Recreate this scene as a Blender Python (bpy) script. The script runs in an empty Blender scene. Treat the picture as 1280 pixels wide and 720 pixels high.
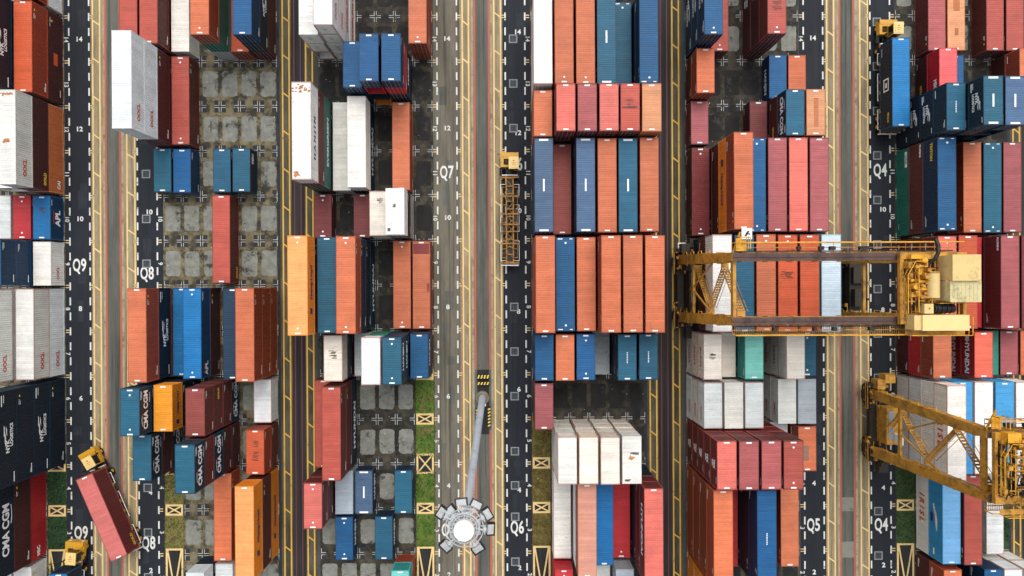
import bpy, math, random
from mathutils import Vector, Matrix, Euler

random.seed(11)
C = bpy.context.scene.collection
R = math.radians

# ------------------------------------------------------------------ helpers
def lin(c):
    c = c / 255.0
    return c / 12.92 if c <= 0.04045 else ((c + 0.055) / 1.055) ** 2.4

def rgb(t, a=1.0):
    return (lin(t[0]), lin(t[1]), lin(t[2]), a)

class MB:
    """Collects quads, boxes and tubes for ONE mesh."""
    def __init__(s):
        s.v, s.f = [], []
    def add(s, vs, fs):
        n = len(s.v)
        s.v += [tuple(v) for v in vs]
        s.f += [tuple(i + n for i in f) for f in fs]
        return s
    def box(s, x0, x1, y0, y1, z0, z1, M=None):
        vs = [Vector((x, y, z)) for x in (x0, x1) for y in (y0, y1) for z in (z0, z1)]
        if M is not None:
            vs = [M @ v for v in vs]
        return s.add(vs, [(0, 1, 3, 2), (4, 6, 7, 5), (0, 4, 5, 1), (2, 3, 7, 6), (0, 2, 6, 4), (1, 5, 7, 3)])
    def cbox(s, c, sz, M=None):
        return s.box(c[0]-sz[0]/2, c[0]+sz[0]/2, c[1]-sz[1]/2, c[1]+sz[1]/2, c[2]-sz[2]/2, c[2]+sz[2]/2, M)
    def rect(s, x0, x1, y0, y1, z):
        return s.add([(x0, y0, z), (x1, y0, z), (x1, y1, z), (x0, y1, z)], [(0, 1, 2, 3)])
    def quad(s, a, b, c, d):
        return s.add([a, b, c, d], [(0, 1, 2, 3)])
    def strip(s, a, b, w, z):
        a, b = Vector((a[0], a[1], z)), Vector((b[0], b[1], z))
        d = (b - a).normalized(); n = Vector((-d.y, d.x, 0)) * (w / 2)
        return s.add([a - n, b - n, b + n, a + n], [(0, 1, 2, 3)])
    def beam(s, a, b, w, h=None, w2=None, h2=None):
        """box-section bar from a to b"""
        h = h or w; w2 = w2 or w; h2 = h2 or h
        a, b = Vector(a), Vector(b)
        d = (b - a).normalized()
        up = Vector((0, 0, 1)) if abs(d.z) < 0.95 else Vector((0, 1, 0))
        x = d.cross(up).normalized(); y = x.cross(d)
        vs = []
        for p, ww, hh in ((a, w, h), (b, w2, h2)):
            for sx, sy in ((-1, -1), (1, -1), (1, 1), (-1, 1)):
                vs.append(p + x * sx * ww / 2 + y * sy * hh / 2)
        return s.add(vs, [(3, 2, 1, 0), (4, 5, 6, 7), (0, 1, 5, 4), (1, 2, 6, 5), (2, 3, 7, 6), (3, 0, 4, 7)])
    def tube(s, a, b, r, r2=None, n=10, caps=True):
        r2 = r if r2 is None else r2
        a, b = Vector(a), Vector(b)
        d = (b - a).normalized()
        up = Vector((0, 0, 1)) if abs(d.z) < 0.95 else Vector((0, 1, 0))
        x = d.cross(up).normalized(); y = x.cross(d)
        vs = []
        for p, rr in ((a, r), (b, r2)):
            for i in range(n):
                t = 2 * math.pi * i / n
                vs.append(p + x * math.cos(t) * rr + y * math.sin(t) * rr)
        fs = [(i, (i + 1) % n, n + (i + 1) % n, n + i) for i in range(n)]
        if caps:
            fs += [tuple(range(n - 1, -1, -1)), tuple(range(n, 2 * n))]
        return s.add(vs, fs)
    def mesh(s, name):
        me = bpy.data.meshes.new(name)
        me.from_pydata(s.v, [], s.f)
        me.update()
        return me

def obj(name, data, mat=None, parent=None, loc=None, rotz=None, color=None):
    if isinstance(data, MB):
        data = data.mesh(name)
    if mat is not None and data is not None and not data.materials:
        data.materials.append(mat)
    o = bpy.data.objects.new(name, data)
    C.objects.link(o)
    if parent is not None:
        o.parent = parent
    if loc is not None:
        o.location = loc
    if rotz is not None:
        o.rotation_euler = (0, 0, rotz)
    if color is not None:
        o.color = color
    return o

def thing(name, label, cat, loc=(0, 0, 0), rotz=0.0, group=None):
    o = bpy.data.objects.new(name, None)
    o.empty_display_size = 0.3
    C.objects.link(o)
    o.location = loc
    o.rotation_euler = (0, 0, rotz)
    return tag(o, label, cat, group)

def tag(o, label, cat, group=None):
    o['label'] = label; o['category'] = cat
    if group:
        o['group'] = group
    return o

def struct(name, mb, mat, parent=None):
    o = obj(name, mb, mat, parent)
    if parent is None:
        o['kind'] = 'structure'
    return o

# ------------------------------------------------------------------ materials
class NT:
    def __init__(s, name):
        s.m = bpy.data.materials.new(name); s.m.use_nodes = True
        s.t = s.m.node_tree; s.n = s.t.nodes
        s.b = s.n['Principled BSDF']
    def new(s, typ, **kw):
        n = s.n.new(typ)
        for k, v in kw.items():
            if k in n.inputs.keys() if isinstance(k, str) else False:
                n.inputs[k].default_value = v
            else:
                setattr(n, k, v)
        return n
    def l(s, a, b):
        s.t.links.new(a, b)
    def coord(s, kind='Object', scale=(1, 1, 1), rnd=None):
        tc = s.new('ShaderNodeTexCoord'); mp = s.new('ShaderNodeMapping')
        mp.inputs['Scale'].default_value = scale
        s.l(tc.outputs[kind], mp.inputs['Vector'])
        if rnd is not None:
            cx = s.new('ShaderNodeCombineXYZ')
            mu = s.new('ShaderNodeMath', operation='MULTIPLY'); mu.inputs[1].default_value = 173.0
            s.l(rnd, mu.inputs[0])
            for i in range(3):
                s.l(mu.outputs[0], cx.inputs[i])
            s.l(cx.outputs[0], mp.inputs['Location'])
        return mp.outputs['Vector']
    def noise(s, vec, scale, detail=3, rough=0.6):
        n = s.new('ShaderNodeTexNoise')
        n.inputs['Scale'].default_value = scale; n.inputs['Detail'].default_value = detail
        n.inputs['Roughness'].default_value = rough
        s.l(vec, n.inputs['Vector'])
        return n.outputs['Fac']
    def ramp(s, fac, a, b, va=0.0, vb=1.0):
        m = s.new('ShaderNodeMapRange')
        m.inputs['From Min'].default_value = a; m.inputs['From Max'].default_value = b
        m.inputs['To Min'].default_value = va; m.inputs['To Max'].default_value = vb
        s.l(fac, m.inputs['Value'])
        return m.outputs['Result']
    def mix(s, fac, a, b, mode='MIX'):
        m = s.new('ShaderNodeMix', data_type='RGBA', blend_type=mode)
        for sock, v in ((m.inputs[0], fac), (m.inputs[6], a), (m.inputs[7], b)):
            if isinstance(v, (int, float)):
                sock.default_value = v
            elif isinstance(v, tuple):
                sock.default_value = v
            else:
                s.l(v, sock)
        return m.outputs[2]
    def mul(s, a, b):
        m = s.new('ShaderNodeMath', operation='MULTIPLY')
        for i, v in enumerate((a, b)):
            if isinstance(v, (int, float)):
                m.inputs[i].default_value = v
            else:
                s.l(v, m.inputs[i])
        return m.outputs[0]
    def val(s, color, fac):
        """colour multiplied by a grey factor"""
        cx = s.new('ShaderNodeCombineXYZ')
        for i in range(3):
            s.l(fac, cx.inputs[i])
        return s.mix(1.0, color, cx.outputs[0], 'MULTIPLY')
    def done(s, col, rough=0.7, metal=0.0, bump=None, bs=0.3, bd=0.02):
        if isinstance(col, tuple):
            s.b.inputs['Base Color'].default_value = col
        else:
            s.l(col, s.b.inputs['Base Color'])
        s.b.inputs['Roughness'].default_value = rough
        s.b.inputs['Metallic'].default_value = metal
        if bump is not None:
            n = s.new('ShaderNodeBump'); n.inputs['Strength'].default_value = bs
            n.inputs['Distance'].default_value = bd
            s.l(bump, n.inputs['Height']); s.l(n.outputs[0], s.b.inputs['Normal'])
        return s.m

def mat_container(name, roof, attr=False):
    """painted corrugated steel; the paint colour is the object's own colour, its alpha how rusty it is"""
    t = NT(name)
    oi = t.new('ShaderNodeObjectInfo')
    col, rnd, al = oi.outputs['Color'], oi.outputs['Random'], oi.outputs['Alpha']
    if attr:
        at_ = t.new('ShaderNodeAttribute'); at_.attribute_name = 'paint'
        col, al = at_.outputs['Color'], at_.outputs['Alpha']
    v = t.coord('Object', rnd=rnd)
    big = t.noise(v, 0.45, 3); fine = t.noise(v, 5.0, 4, 0.7)
    c = t.val(col, t.ramp(big, 0.25, 0.75, 0.84, 1.10))
    c = t.val(c, t.ramp(fine, 0.2, 0.8, 0.86, 1.10))
    # every rib has caught its own share of dirt
    sp = t.new('ShaderNodeSeparateXYZ'); t.l(t.coord('Object'), sp.inputs[0])
    q = t.new('ShaderNodeMath', operation='MULTIPLY'); q.inputs[1].default_value = 1 / 0.28; t.l(sp.outputs['Y'], q.inputs[0])
    fl = t.new('ShaderNodeMath', operation='FLOOR'); t.l(q.outputs[0], fl.inputs[0])
    ad = t.new('ShaderNodeMath', operation='ADD'); t.l(fl.outputs[0], ad.inputs[0])
    mr = t.new('ShaderNodeMath', operation='MULTIPLY'); mr.inputs[1].default_value = 91.7; t.l(rnd, mr.inputs[0]); t.l(mr.outputs[0], ad.inputs[1])
    wn = t.new('ShaderNodeTexWhiteNoise', noise_dimensions='1D'); t.l(ad.outputs[0], wn.inputs['W'])
    if roof:
        c = t.val(c, t.ramp(wn.outputs['Value'], 0, 1, 0.90, 1.06))
        vs = t.coord('Object', (0.35, 2.6, 1), rnd=rnd)
        st = t.noise(vs, 1.3, 5, 0.7)
        pale = t.mix(0.10, t.val(col, t.ramp(big, 0, 1, 1.22, 1.28)), (0.75, 0.75, 0.72, 1))
        c = t.mix(t.mul(t.ramp(st, 0.56, 0.75), 0.40), c, pale)                        # chalky wear bands across the ribs
        vs2 = t.coord('Object', (0.55, 2.2, 1), rnd=rnd)
        sc = t.noise(vs2, 0.9, 7, 0.8)
        c = t.mix(t.mul(t.ramp(sc, 0.58, 0.74), 0.60), c, t.mix(0.5, t.val(col, t.ramp(big, 0, 1, .32, .36)), (0.045, 0.038, 0.032, 1)))   # grime lying across the roof
        sc2 = t.noise(t.coord('Object', (2.5, 5.0, 1), rnd=rnd), 1.2, 3, 0.6)
        c = t.mix(t.mul(t.ramp(sc2, 0.70, 0.74), t.ramp(big, .45, .6, 0, .8)), c, (0.03, 0.026, 0.022, 1))   # scrapes
    else:
        c = t.val(c, t.ramp(wn.outputs['Value'], 0, 1, 0.93, 1.05))
        vs = t.coord('Object', (2.2, 2.2, 0.25), rnd=rnd)
        st = t.noise(vs, 1.2, 5, 0.7)
        c = t.mix(t.mul(t.ramp(st, 0.54, 0.78), 0.30), c, t.mix(0.5, t.val(col, t.ramp(big, 0, 1, .4, .45)), (0.06, 0.045, 0.035, 1)))      # run-off streaks
    ru = t.noise(v, 1.1, 8, 0.8)
    th = t.ramp(al, 0.0, 1.0, 0.76, 0.47)
    m = t.new('ShaderNodeMath', operation='SUBTRACT'); t.l(ru, m.inputs[0]); t.l(th, m.inputs[1])
    c = t.mix(t.ramp(m.outputs[0], 0.0, 0.08), c, t.mix(t.ramp(fine, .4, .6), rgb((134, 76, 40)), rgb((88, 46, 26))))
    dent = t.noise(v, 0.8, 2)
    return t.done(c, 0.62, 0, dent, 0.35, 0.10)

M_ROOF = mat_container('roof_paint', True)
M_WALL = mat_container('wall_paint', False)
M_ROOF_A = mat_container('massed_roof_paint', True, True)
M_WALL_A = mat_container('massed_wall_paint', False, True)

def mat_noise(name, a, b, scale=1.0, rough=0.85, lo=0.35, hi=0.65, spots=None, spot_at=(0.6, 0.7), spot_scale=0.6, bump=0.15, stretch=(1, 1, 1), amt=0.85, tracks=None, moss=None):
    t = NT(name)
    v = t.coord('Object', stretch)
    n1 = t.noise(v, scale, 5, 0.65); n2 = t.noise(v, scale * 9, 4, 0.7)
    c = t.mix(t.ramp(n1, lo, hi), rgb(a), rgb(b))
    c = t.val(c, t.ramp(n2, 0.25, 0.75, 0.82, 1.16))
    if spots:
        n3 = t.noise(v, spot_scale, 6, 0.7)
        c = t.mix(t.mul(t.ramp(n3, *spot_at), amt), c, rgb(spots))
    if moss:
        n4 = t.noise(v, 0.8, 6, 0.75)
        c = t.mix(t.mul(t.ramp(n4, 0.58, 0.68), 0.7), c, rgb(moss))
    if tracks:                                             # tyre marks run along the lanes; oil drips between them
        n5 = t.noise(t.coord('Object', (2.1, 0.035, 1)), 1.0, 4, 0.6)
        c = t.mix(t.mul(t.ramp(n5, 0.50, 0.66), 0.75), c, rgb(tracks))
        n6 = t.noise(t.coord('Object', (1, 1, 1)), 1.3, 3, 0.5)
        c = t.mix(t.mul(t.ramp(n6, 0.70, 0.76), 0.8), c, rgb(tuple(int(x * .7) for x in tracks)))
        n7 = t.noise(t.coord('Object', (.25, .08, 1)), 0.6, 4, 0.6)
        c = t.val(c, t.ramp(n7, .3, .7, .84, 1.14))
    return t.done(c, rough, 0, n2, bump, 0.03)

def mat_paint(name, col, under, wear=0.60, rough=0.7):
    """road paint worn through to what is under it"""
    t = NT(name)
    v = t.coord('Object')
    n = t.noise(v, 1.1, 8, 0.8); n2 = t.noise(v, 0.25, 3)
    c = t.val(rgb(col), t.ramp(n2, 0.3, 0.7, 0.86, 1.05))
    c = t.mix(t.ramp(n, wear, wear + 0.07), c, rgb(under))
    return t.done(c, rough)

def mat_flat(name, col, rough=0.6, metal=0.0, var=0.12, scale=2.0, dirt=None, dirt_at=(0.56, 0.72)):
    t = NT(name)
    v = t.coord('Object')
    n = t.noise(v, scale, 5, 0.7)
    c = t.val(rgb(col), t.ramp(n, 0.25, 0.75, 1 - var, 1 + var))
    if dirt:
        n2 = t.noise(v, scale * 0.7, 7, 0.75)
        c = t.mix(t.mul(t.ramp(n2, *dirt_at), 0.8), c, rgb(dirt))
    return t.done(c, rough, metal)

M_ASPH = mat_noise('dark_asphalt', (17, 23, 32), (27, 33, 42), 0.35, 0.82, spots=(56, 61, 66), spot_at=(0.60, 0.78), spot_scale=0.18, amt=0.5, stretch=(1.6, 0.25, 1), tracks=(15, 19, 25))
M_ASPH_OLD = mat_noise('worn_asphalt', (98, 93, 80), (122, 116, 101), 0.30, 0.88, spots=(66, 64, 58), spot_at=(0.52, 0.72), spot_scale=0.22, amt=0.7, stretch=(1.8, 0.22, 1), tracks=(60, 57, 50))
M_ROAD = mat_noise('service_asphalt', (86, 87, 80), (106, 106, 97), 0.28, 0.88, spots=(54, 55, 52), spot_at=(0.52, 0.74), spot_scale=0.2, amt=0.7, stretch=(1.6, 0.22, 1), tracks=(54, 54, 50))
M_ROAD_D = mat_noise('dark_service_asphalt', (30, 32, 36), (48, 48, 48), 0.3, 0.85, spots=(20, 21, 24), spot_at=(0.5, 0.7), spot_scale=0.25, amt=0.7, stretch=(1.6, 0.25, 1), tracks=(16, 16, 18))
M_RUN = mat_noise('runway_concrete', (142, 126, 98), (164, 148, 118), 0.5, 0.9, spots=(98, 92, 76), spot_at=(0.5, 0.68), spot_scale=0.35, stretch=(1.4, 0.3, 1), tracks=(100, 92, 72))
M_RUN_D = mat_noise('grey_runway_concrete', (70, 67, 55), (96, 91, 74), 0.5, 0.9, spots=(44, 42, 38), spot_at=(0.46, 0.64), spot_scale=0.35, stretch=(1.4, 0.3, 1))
M_RUN_D2 = mat_noise('pale_patch_concrete', (122, 120, 110), (140, 138, 126), 0.6, 0.9, spots=(96, 94, 86), spot_at=(0.55, 0.7))
M_EDGE = mat_noise('kerb_concrete', (150, 138, 116), (172, 160, 136), 0.8, 0.9, spots=(96, 90, 76), spot_at=(0.52, 0.66), spot_scale=0.5)
M_BEAM = mat_noise('tan_yard_concrete', (106, 96, 72), (132, 121, 93), 0.55, 0.9, spots=(32, 33, 28), spot_at=(0.44, 0.58), spot_scale=0.5, moss=(46, 56, 34))
M_BEAM_D = mat_noise('stained_yard_concrete', (50, 46, 38), (82, 75, 60), 0.55, 0.9, spots=(19, 19, 19), spot_at=(0.44, 0.58), spot_scale=0.42)
M_GRAV = mat_noise('grey_gravel', (116, 117, 109), (142, 143, 134), 0.9, 0.95, spots=(40, 41, 35), spot_at=(0.55, 0.63), spot_scale=0.5, bump=0.6, moss=(58, 64, 44))
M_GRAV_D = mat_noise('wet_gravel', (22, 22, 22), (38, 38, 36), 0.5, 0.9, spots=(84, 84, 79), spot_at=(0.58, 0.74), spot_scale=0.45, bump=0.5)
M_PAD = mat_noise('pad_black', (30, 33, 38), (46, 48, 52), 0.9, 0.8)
M_PATCH = mat_noise('asphalt_repair', (30, 36, 44), (42, 47, 54), 0.8, 0.85, tracks=(20, 24, 30))
M_GROUND = mat_noise('terminal_ground', (58, 60, 60), (78, 78, 74), 0.05, 0.9)
M_WHITE_P = mat_paint('white_road_paint', (222, 222, 217), (34, 38, 46), 0.565)
M_CREAM_P = mat_paint('white_yard_paint', (196, 192, 178), (56, 52, 44), 0.53)
M_YEL_P = mat_paint('yellow_road_paint', (232, 200, 134), (112, 100, 76), 0.575)
M_YEL_V = mat_paint('bright_yellow_road_paint', (218, 172, 66), (62, 56, 44), 0.575)
M_RED_P = mat_paint('faded_red_paint', (186, 92, 66), (96, 88, 76), 0.62)
M_MAR_P = mat_paint('dark_red_paint', (112, 48, 50), (46, 42, 42), 0.60)

M_CY = mat_flat('crane_yellow', (196, 142, 50), 0.5, 0, 0.18, 1.2, (66, 48, 30), (0.47, 0.66))
M_CYB = mat_flat('crane_bright_yellow', (226, 164, 38), 0.45, 0, 0.14, 1.2, (84, 60, 28), (0.51, 0.70))
M_CYP = mat_flat('crane_pale_yellow', (218, 190, 126), 0.55, 0, 0.10, 0.9, (140, 118, 72), (0.56, 0.72))
M_RUSTRAIL = mat_flat('rusty_rail', (92, 70, 64), 0.7, 0.1, 0.25, 0.8, (52, 40, 40), (0.48, 0.62))
M_BLACK = mat_flat('black_steel', (26, 27, 30), 0.5, 0.2, 0.2, 3)
M_RUBBER = mat_flat('tyre_rubber', (24, 24, 25), 0.85, 0, 0.2, 4)
M_DARKST = mat_flat('dark_greasy_steel', (52, 46, 40), 0.6, 0.3, 0.35, 2, (110, 78, 36), (0.58, 0.7))
M_GALV = mat_flat('galvanised_steel', (164, 172, 180), 0.45, 0.35, 0.12, 1.0, (104, 112, 120), (0.54, 0.7))
M_HEAD = mat_flat('pale_head_steel', (184, 188, 190), 0.5, 0.0, 0.14, 3, (120, 118, 112), (0.56, 0.7))
M_LAMPBODY = mat_flat('floodlight_housing', (188, 191, 193), 0.55, 0.0, 0.14, 4, (120, 122, 122), (.54, .7))
M_LAMPRIM = mat_flat('floodlight_rim', (26, 29, 32), 0.5, 0.1, 0.1, 2)
M_WHITE = mat_flat('white_enamel', (238, 238, 236), 0.5, 0, 0.04, 1)
M_MARK = mat_flat('white_lettering', (236, 238, 238), 0.6, 0, 0.08, 3)
M_CABY = mat_flat('tractor_yellow', (208, 152, 34), 0.4, 0, 0.14, 3, (92, 64, 30), (0.54, 0.70))
M_CABROOF = mat_flat('tractor_roof_cream', (228, 200, 128), 0.5, 0, 0.08, 2, (170, 140, 90), (0.6, 0.74))
M_TRAIL = mat_flat('worn_trailer_yellow', (168, 118, 40), 0.6, 0.1, 0.2, 2.5, (58, 44, 30), (0.46, 0.62))
M_GLASS = mat_flat('dark_window', (20, 26, 32), 0.12, 0, 0.05, 1)
M_GREYWIN = mat_flat('grey_louvre', (140, 148, 152), 0.4, 0.1, 0.1, 3)
M_UNIT = mat_flat('reefer_unit_white', (216, 216, 210), 0.5, 0, 0.1, 1.5, (110, 108, 100), (0.54, 0.66))
M_TARP = mat_flat('grey_tarpaulin', (158, 166, 170), 0.7, 0, 0.14, 1.2, (96, 102, 106), (0.54, 0.66))
M_DRAIN = mat_flat('cast_iron', (78, 84, 88), 0.6, 0.2, 0.2, 4)
M_DRAINF = mat_flat('drain_frame_concrete', (138, 144, 146), 0.85, 0, 0.15, 3)

def mat_letter(name, col):
    return mat_flat(name, col, 0.6, 0, 0.08, 3)
INK = {'white': M_MARK, 'red': mat_letter('red_lettering', (196, 52, 44)), 'orange': mat_letter('orange_lettering', (206, 84, 44)),
       'navy': mat_letter('navy_lettering', (24, 40, 92)), 'yellow': mat_letter('yellow_lettering', (226, 186, 60)),
       'blue': mat_letter('blue_lettering', (24, 84, 140)), 'black': mat_letter('black_lettering', (28, 28, 30))}

# ------------------------------------------------------------------ lettering
_txt = {}
def text_mesh(s, size, bold=0.015, align='CENTER', vert='CENTER'):
    key = (s, size, bold, align)
    if key in _txt:
        return _txt[key]
    cu = bpy.data.curves.new('lettering', 'FONT')
    cu.body = s; cu.size = size; cu.offset = bold; cu.align_x = align; cu.align_y = vert; cu.resolution_u = 3
    o = bpy.data.objects.new('lettering', cu); C.objects.link(o)
    bpy.context.view_layer.update()
    dg = bpy.context.evaluated_depsgraph_get()
    me = bpy.data.meshes.new_from_object(o.evaluated_get(dg))
    bpy.data.objects.remove(o); bpy.data.curves.remove(cu)
    v = [tuple(x.co) for x in me.vertices]; f = [tuple(p.vertices) for p in me.polygons]
    bpy.data.meshes.remove(me)
    _txt[key] = (v, f)
    return _txt[key]

def add_text(mb, s, size, M, bold=0.015, sx=1.0):
    v, f = text_mesh(s, size, bold)
    mb.add([M @ Vector((a[0] * sx, a[1], 0)) for a in v], f)

# ------------------------------------------------------------------ the plan of the terminal (metres; X east, Y north, under the camera = 0, 0)
BAY = 6.4148; Y0 = 38.79; PITCH = 2.74
def bay(k):
    return Y0 - BAY * k
BLOCKS = {'Q9': -79.64, 'Q8': -49.25, 'Q7': -27.03, 'Q6': 3.36, 'Q5': 25.54, 'Q4': 55.90}
LANE_SIDE = {'Q9': 1, 'Q8': -1, 'Q7': 1, 'Q6': -1, 'Q5': 1, 'Q4': -1}
YN, YS = 95.0, -95.0

# --- ground
struct('ground', MB().rect(-2500, 2500, -2500, 2500, -0.012), M_GROUND)

def lane_sheets(name, x0, x1, mat, z=0.0):
    mb = MB()
    n = 40
    for i in range(n):
        mb.rect(x0, x1, YS + (YN - YS) * i / n, YS + (YN - YS) * (i + 1) / n, z)
    return struct(name, mb, mat)

LANES = {  # west edge, east edge, dash west, dash east, number x, edge number x, material
    'Q9': (-63.18, -59.45, -62.53, -59.68, -61.1, -62.92, M_ASPH),
    'Q8': (-53.02, -49.27, -52.89, -50.09, -51.5, -49.68, M_ASPH),
    'Q7': (-10.58, -6.75, -10.00, -7.19, -8.6, -10.36, M_ASPH_OLD),
    'Q6': (-0.62, 3.34, -0.22, 2.61, 1.3, 2.98, M_ASPH),
    'Q5': (42.08, 45.80, 42.70, 45.51, 44.05, 42.32, M_ASPH),
    'Q4': (52.10, 55.88, 52.34, 55.19, 53.85, 55.52, M_ASPH)}
DRAIN_LANES = ('Q8', 'Q6', 'Q4')
BIG = {'Q9': [(332, 5), (665, 11)], 'Q8': [(342, 5), (678, 11)], 'Q7': [(216, 3), (663, 11)], 'Q6': [(206, 3), (660, 11)], 'Q5': [(658, 11)], 'Q4': [(213, 3), (658, 11)]}

def ypx(py, x):      # metres north for a ground point drawn at that height in the plan
    return -(py - 358.3) / 8.70 + (-0.0039 * x)

def dashes(mb, x, z=0.004, w=0.21):
    k = -7
    while bay(k) > YS:
        for f in (0.0, 0.3333, 0.6667):
            y = bay(k) - BAY * f
            mb.rect(x - w / 2, x + w / 2, y - 0.56, y + 0.56, z)
        k += 1

for q, (xw, xe, dw, de, nx, ex, m) in LANES.items():
    lane = lane_sheets('lane_road', xw, xe, m)
    wm = MB(); dashes(wm, dw); dashes(wm, de)
    side = LANE_SIDE[q]
    ym = MB()
    for k in range(-6, 20):                        # ticks at each bay line
        y = bay(k)
        for xx, s in ((de, 1), (dw, -1)):
            outer = (s == 1) != (side == -1)
            for dy in (-0.17, 0.17):
                (ym if True else wm).rect(min(xx + s * 0.13, xx + s * 0.62), max(xx + s * 0.13, xx + s * 0.62), y + dy - 0.06, y + dy + 0.06, 0.004)
    for k in range(-1, 14):
        n = 14 - k
        y = bay(k + 0.5)
        if n % 2 == 0:
            dx, dy = (0.0, 0.0) if q not in DRAIN_LANES else (0.25, (-0.7 if k % 4 else 0.95))
            add_text(wm, str(n), 0.92, Matrix.Translation((nx + dx, y + dy, 0.006)), 0.03, 1.1)
        add_text(wm, str(n), 0.85, Matrix.Translation((ex, y, 0.006)) @ Matrix.Rotation(R(-90), 4, 'Z'), 0.02)
    for py, k in BIG[q]:
        yq = ypx(py, nx)
        add_text(wm, 'O', 2.5, Matrix.Translation((nx - .50, yq, 0.006)), 0.06, 0.55)
        wm.strip((nx - .46, yq - .55), (nx - .08, yq - 1.16), .26, 0.0085)
        add_text(wm, q[1], 2.5, Matrix.Translation((nx + .50, yq, 0.006)), 0.06, 0.64)
    pt = MB(); rp = random.Random(q + 'patch')
    for _ in range(9):
        px_, py_ = rp.uniform(dw + .2, de - 1.2), rp.uniform(-44, 44)
        pt.rect(px_, px_ + rp.uniform(.5, 1.3), py_, py_ + rp.uniform(.6, 3.4), 0.0022 + _ * .00012)
    struct('asphalt_patch', pt, M_PATCH if m is M_ASPH else M_ROAD, lane)
    struct('lane_marking', wm, M_WHITE_P, lane)
    struct('bay_tick', ym, M_YEL_P, lane)

def ladder(name, xa, xb, mat, paint, pitch=5.42, lean=0.72, w=0.21, y_top=YN, y_bot=YS, base=None, phase=0.0):
    b = lane_sheets('runway_road', base[0], base[1], mat)
    mb = MB()
    for x in (xa, xb):
        mb.rect(x - w / 2, x + w / 2, y_bot, y_top, 0.004)
    y = y_top - phase
    while y > y_bot:
        mb.strip((xa, y), (xb, y - lean), w * 0.9, 0.0055)
        y -= pitch
    struct('runway_marking', mb, paint, b)
    return b

# aisle Q9 | Q8
def wide_aisle(ox, full_red=True, dotted=False):
    ladder('l', ox + 0.30, ox + 1.30, M_RUN, M_YEL_P, base=(ox + 0.0, ox + 1.72), phase=1.2 + ox * 0.13 % 3)
    lane_sheets('kerb', ox + 1.72, ox + 1.98, M_EDGE, 0.006)
    rd = lane_sheets('service_road', ox + 1.98, ox + 4.30, M_ROAD)
    mb = MB()
    if full_red:
        for x in (ox + 2.10, ox + 4.15):
            mb.rect(x - 0.13, x + 0.13, YS, YN, 0.004)
    struct('road_marking', mb, M_RED_P, rd)
    lane_sheets('kerb', ox + 4.30, ox + 4.62, M_EDGE, 0.006)
    ladder('l', ox + 5.08, ox + 6.20, M_RUN, M_YEL_P, base=(ox + 4.62, ox + 6.40), phase=3.4 + ox * 0.17 % 3)
wide_aisle(-59.45)
wide_aisle(45.80)
for ya, yb in ((-30.6, -32.6), (-37.0, -39.3)):
    p_ = lane_patch = struct('road_patch', MB().rect(48.05, 49.80, yb, ya, 0.0035), M_RUN_D2)

# aisle Q8 | Q7 and Q6 | Q5 (narrow, dark)
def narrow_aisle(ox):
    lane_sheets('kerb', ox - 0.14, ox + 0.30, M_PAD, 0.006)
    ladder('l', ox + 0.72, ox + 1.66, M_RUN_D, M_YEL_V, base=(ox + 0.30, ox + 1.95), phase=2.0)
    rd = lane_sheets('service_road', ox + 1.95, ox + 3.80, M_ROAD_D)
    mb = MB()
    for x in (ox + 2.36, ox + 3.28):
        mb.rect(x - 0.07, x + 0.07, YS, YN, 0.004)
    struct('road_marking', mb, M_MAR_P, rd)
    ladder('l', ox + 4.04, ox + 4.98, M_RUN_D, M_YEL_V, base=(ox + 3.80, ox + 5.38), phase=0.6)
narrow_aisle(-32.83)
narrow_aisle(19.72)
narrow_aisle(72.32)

# aisle Q7 | Q6 (with the mast)
dm = ladder('l', -6.37, -5.47, M_RUN, M_YEL_P, base=(-6.75, -5.12), phase=2.6)
mb = MB(); y = 5.8
while y > YS:
    mb.rect(-6.68, -6.54, y - 0.42, y, 0.005); y -= 0.84
struct('dotted_marking', mb, M_RED_P, dm)
lane_sheets('kerb', -5.12, -4.82, M_EDGE, 0.006)
rd = lane_sheets('service_road', -4.82, -2.40, M_ROAD)
mb = MB()
for x in (-4.64, -2.56):
    mb.rect(x - 0.13, x + 0.13, -11.9, YN, 0.004)
    mb.rect(x - 0.13, x + 0.13, YS, -20.6, 0.004)
struct('road_marking', mb, M_RED_P, rd)
mb = MB(); mb.rect(-4.45, -2.72, -21.2, -11.9, 0.004)
struct('road_patch', mb, M_ROAD_D, rd)
lane_sheets('kerb', -2.40, -2.08, M_EDGE, 0.006)
ladder('l', -1.84, -0.88, M_RUN, M_YEL_P, base=(-2.08, -0.62), phase=1.4)

# --- container yards: concrete base, gravel panels, black pads with white corner crosses
def rounded(mb, x0, x1, y0, y1, r, z):
    rr = random.Random(x0 * 7.3 + y0)
    out = []
    for cx, cy, a0 in ((x1 - r, y1 - r, 0), (x0 + r, y1 - r, 90), (x0 + r, y0 + r, 180), (x1 - r, y0 + r, 270)):
        for i in range(4):
            a = R(a0 + 30 * i)
            out.append((cx + r * math.cos(a), cy + r * math.sin(a)))
    pts = []
    for (ax_, ay_), (bx_, by_) in zip(out, out[1:] + out[:1]):       # a crumbling edge
        n = max(1, int(math.hypot(bx_ - ax_, by_ - ay_) / .18))
        for i in range(n):
            pts.append((ax_ + (bx_ - ax_) * i / n + rr.uniform(-.05, .05), ay_ + (by_ - ay_) * i / n + rr.uniform(-.05, .05), z))
    mx, my = (x0 + x1) / 2, (y0 + y1) / 2
    n = len(pts)
    mb.add(pts + [(mx, my, z)], [(i, (i + 1) % n, n) for i in range(n)])

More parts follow.
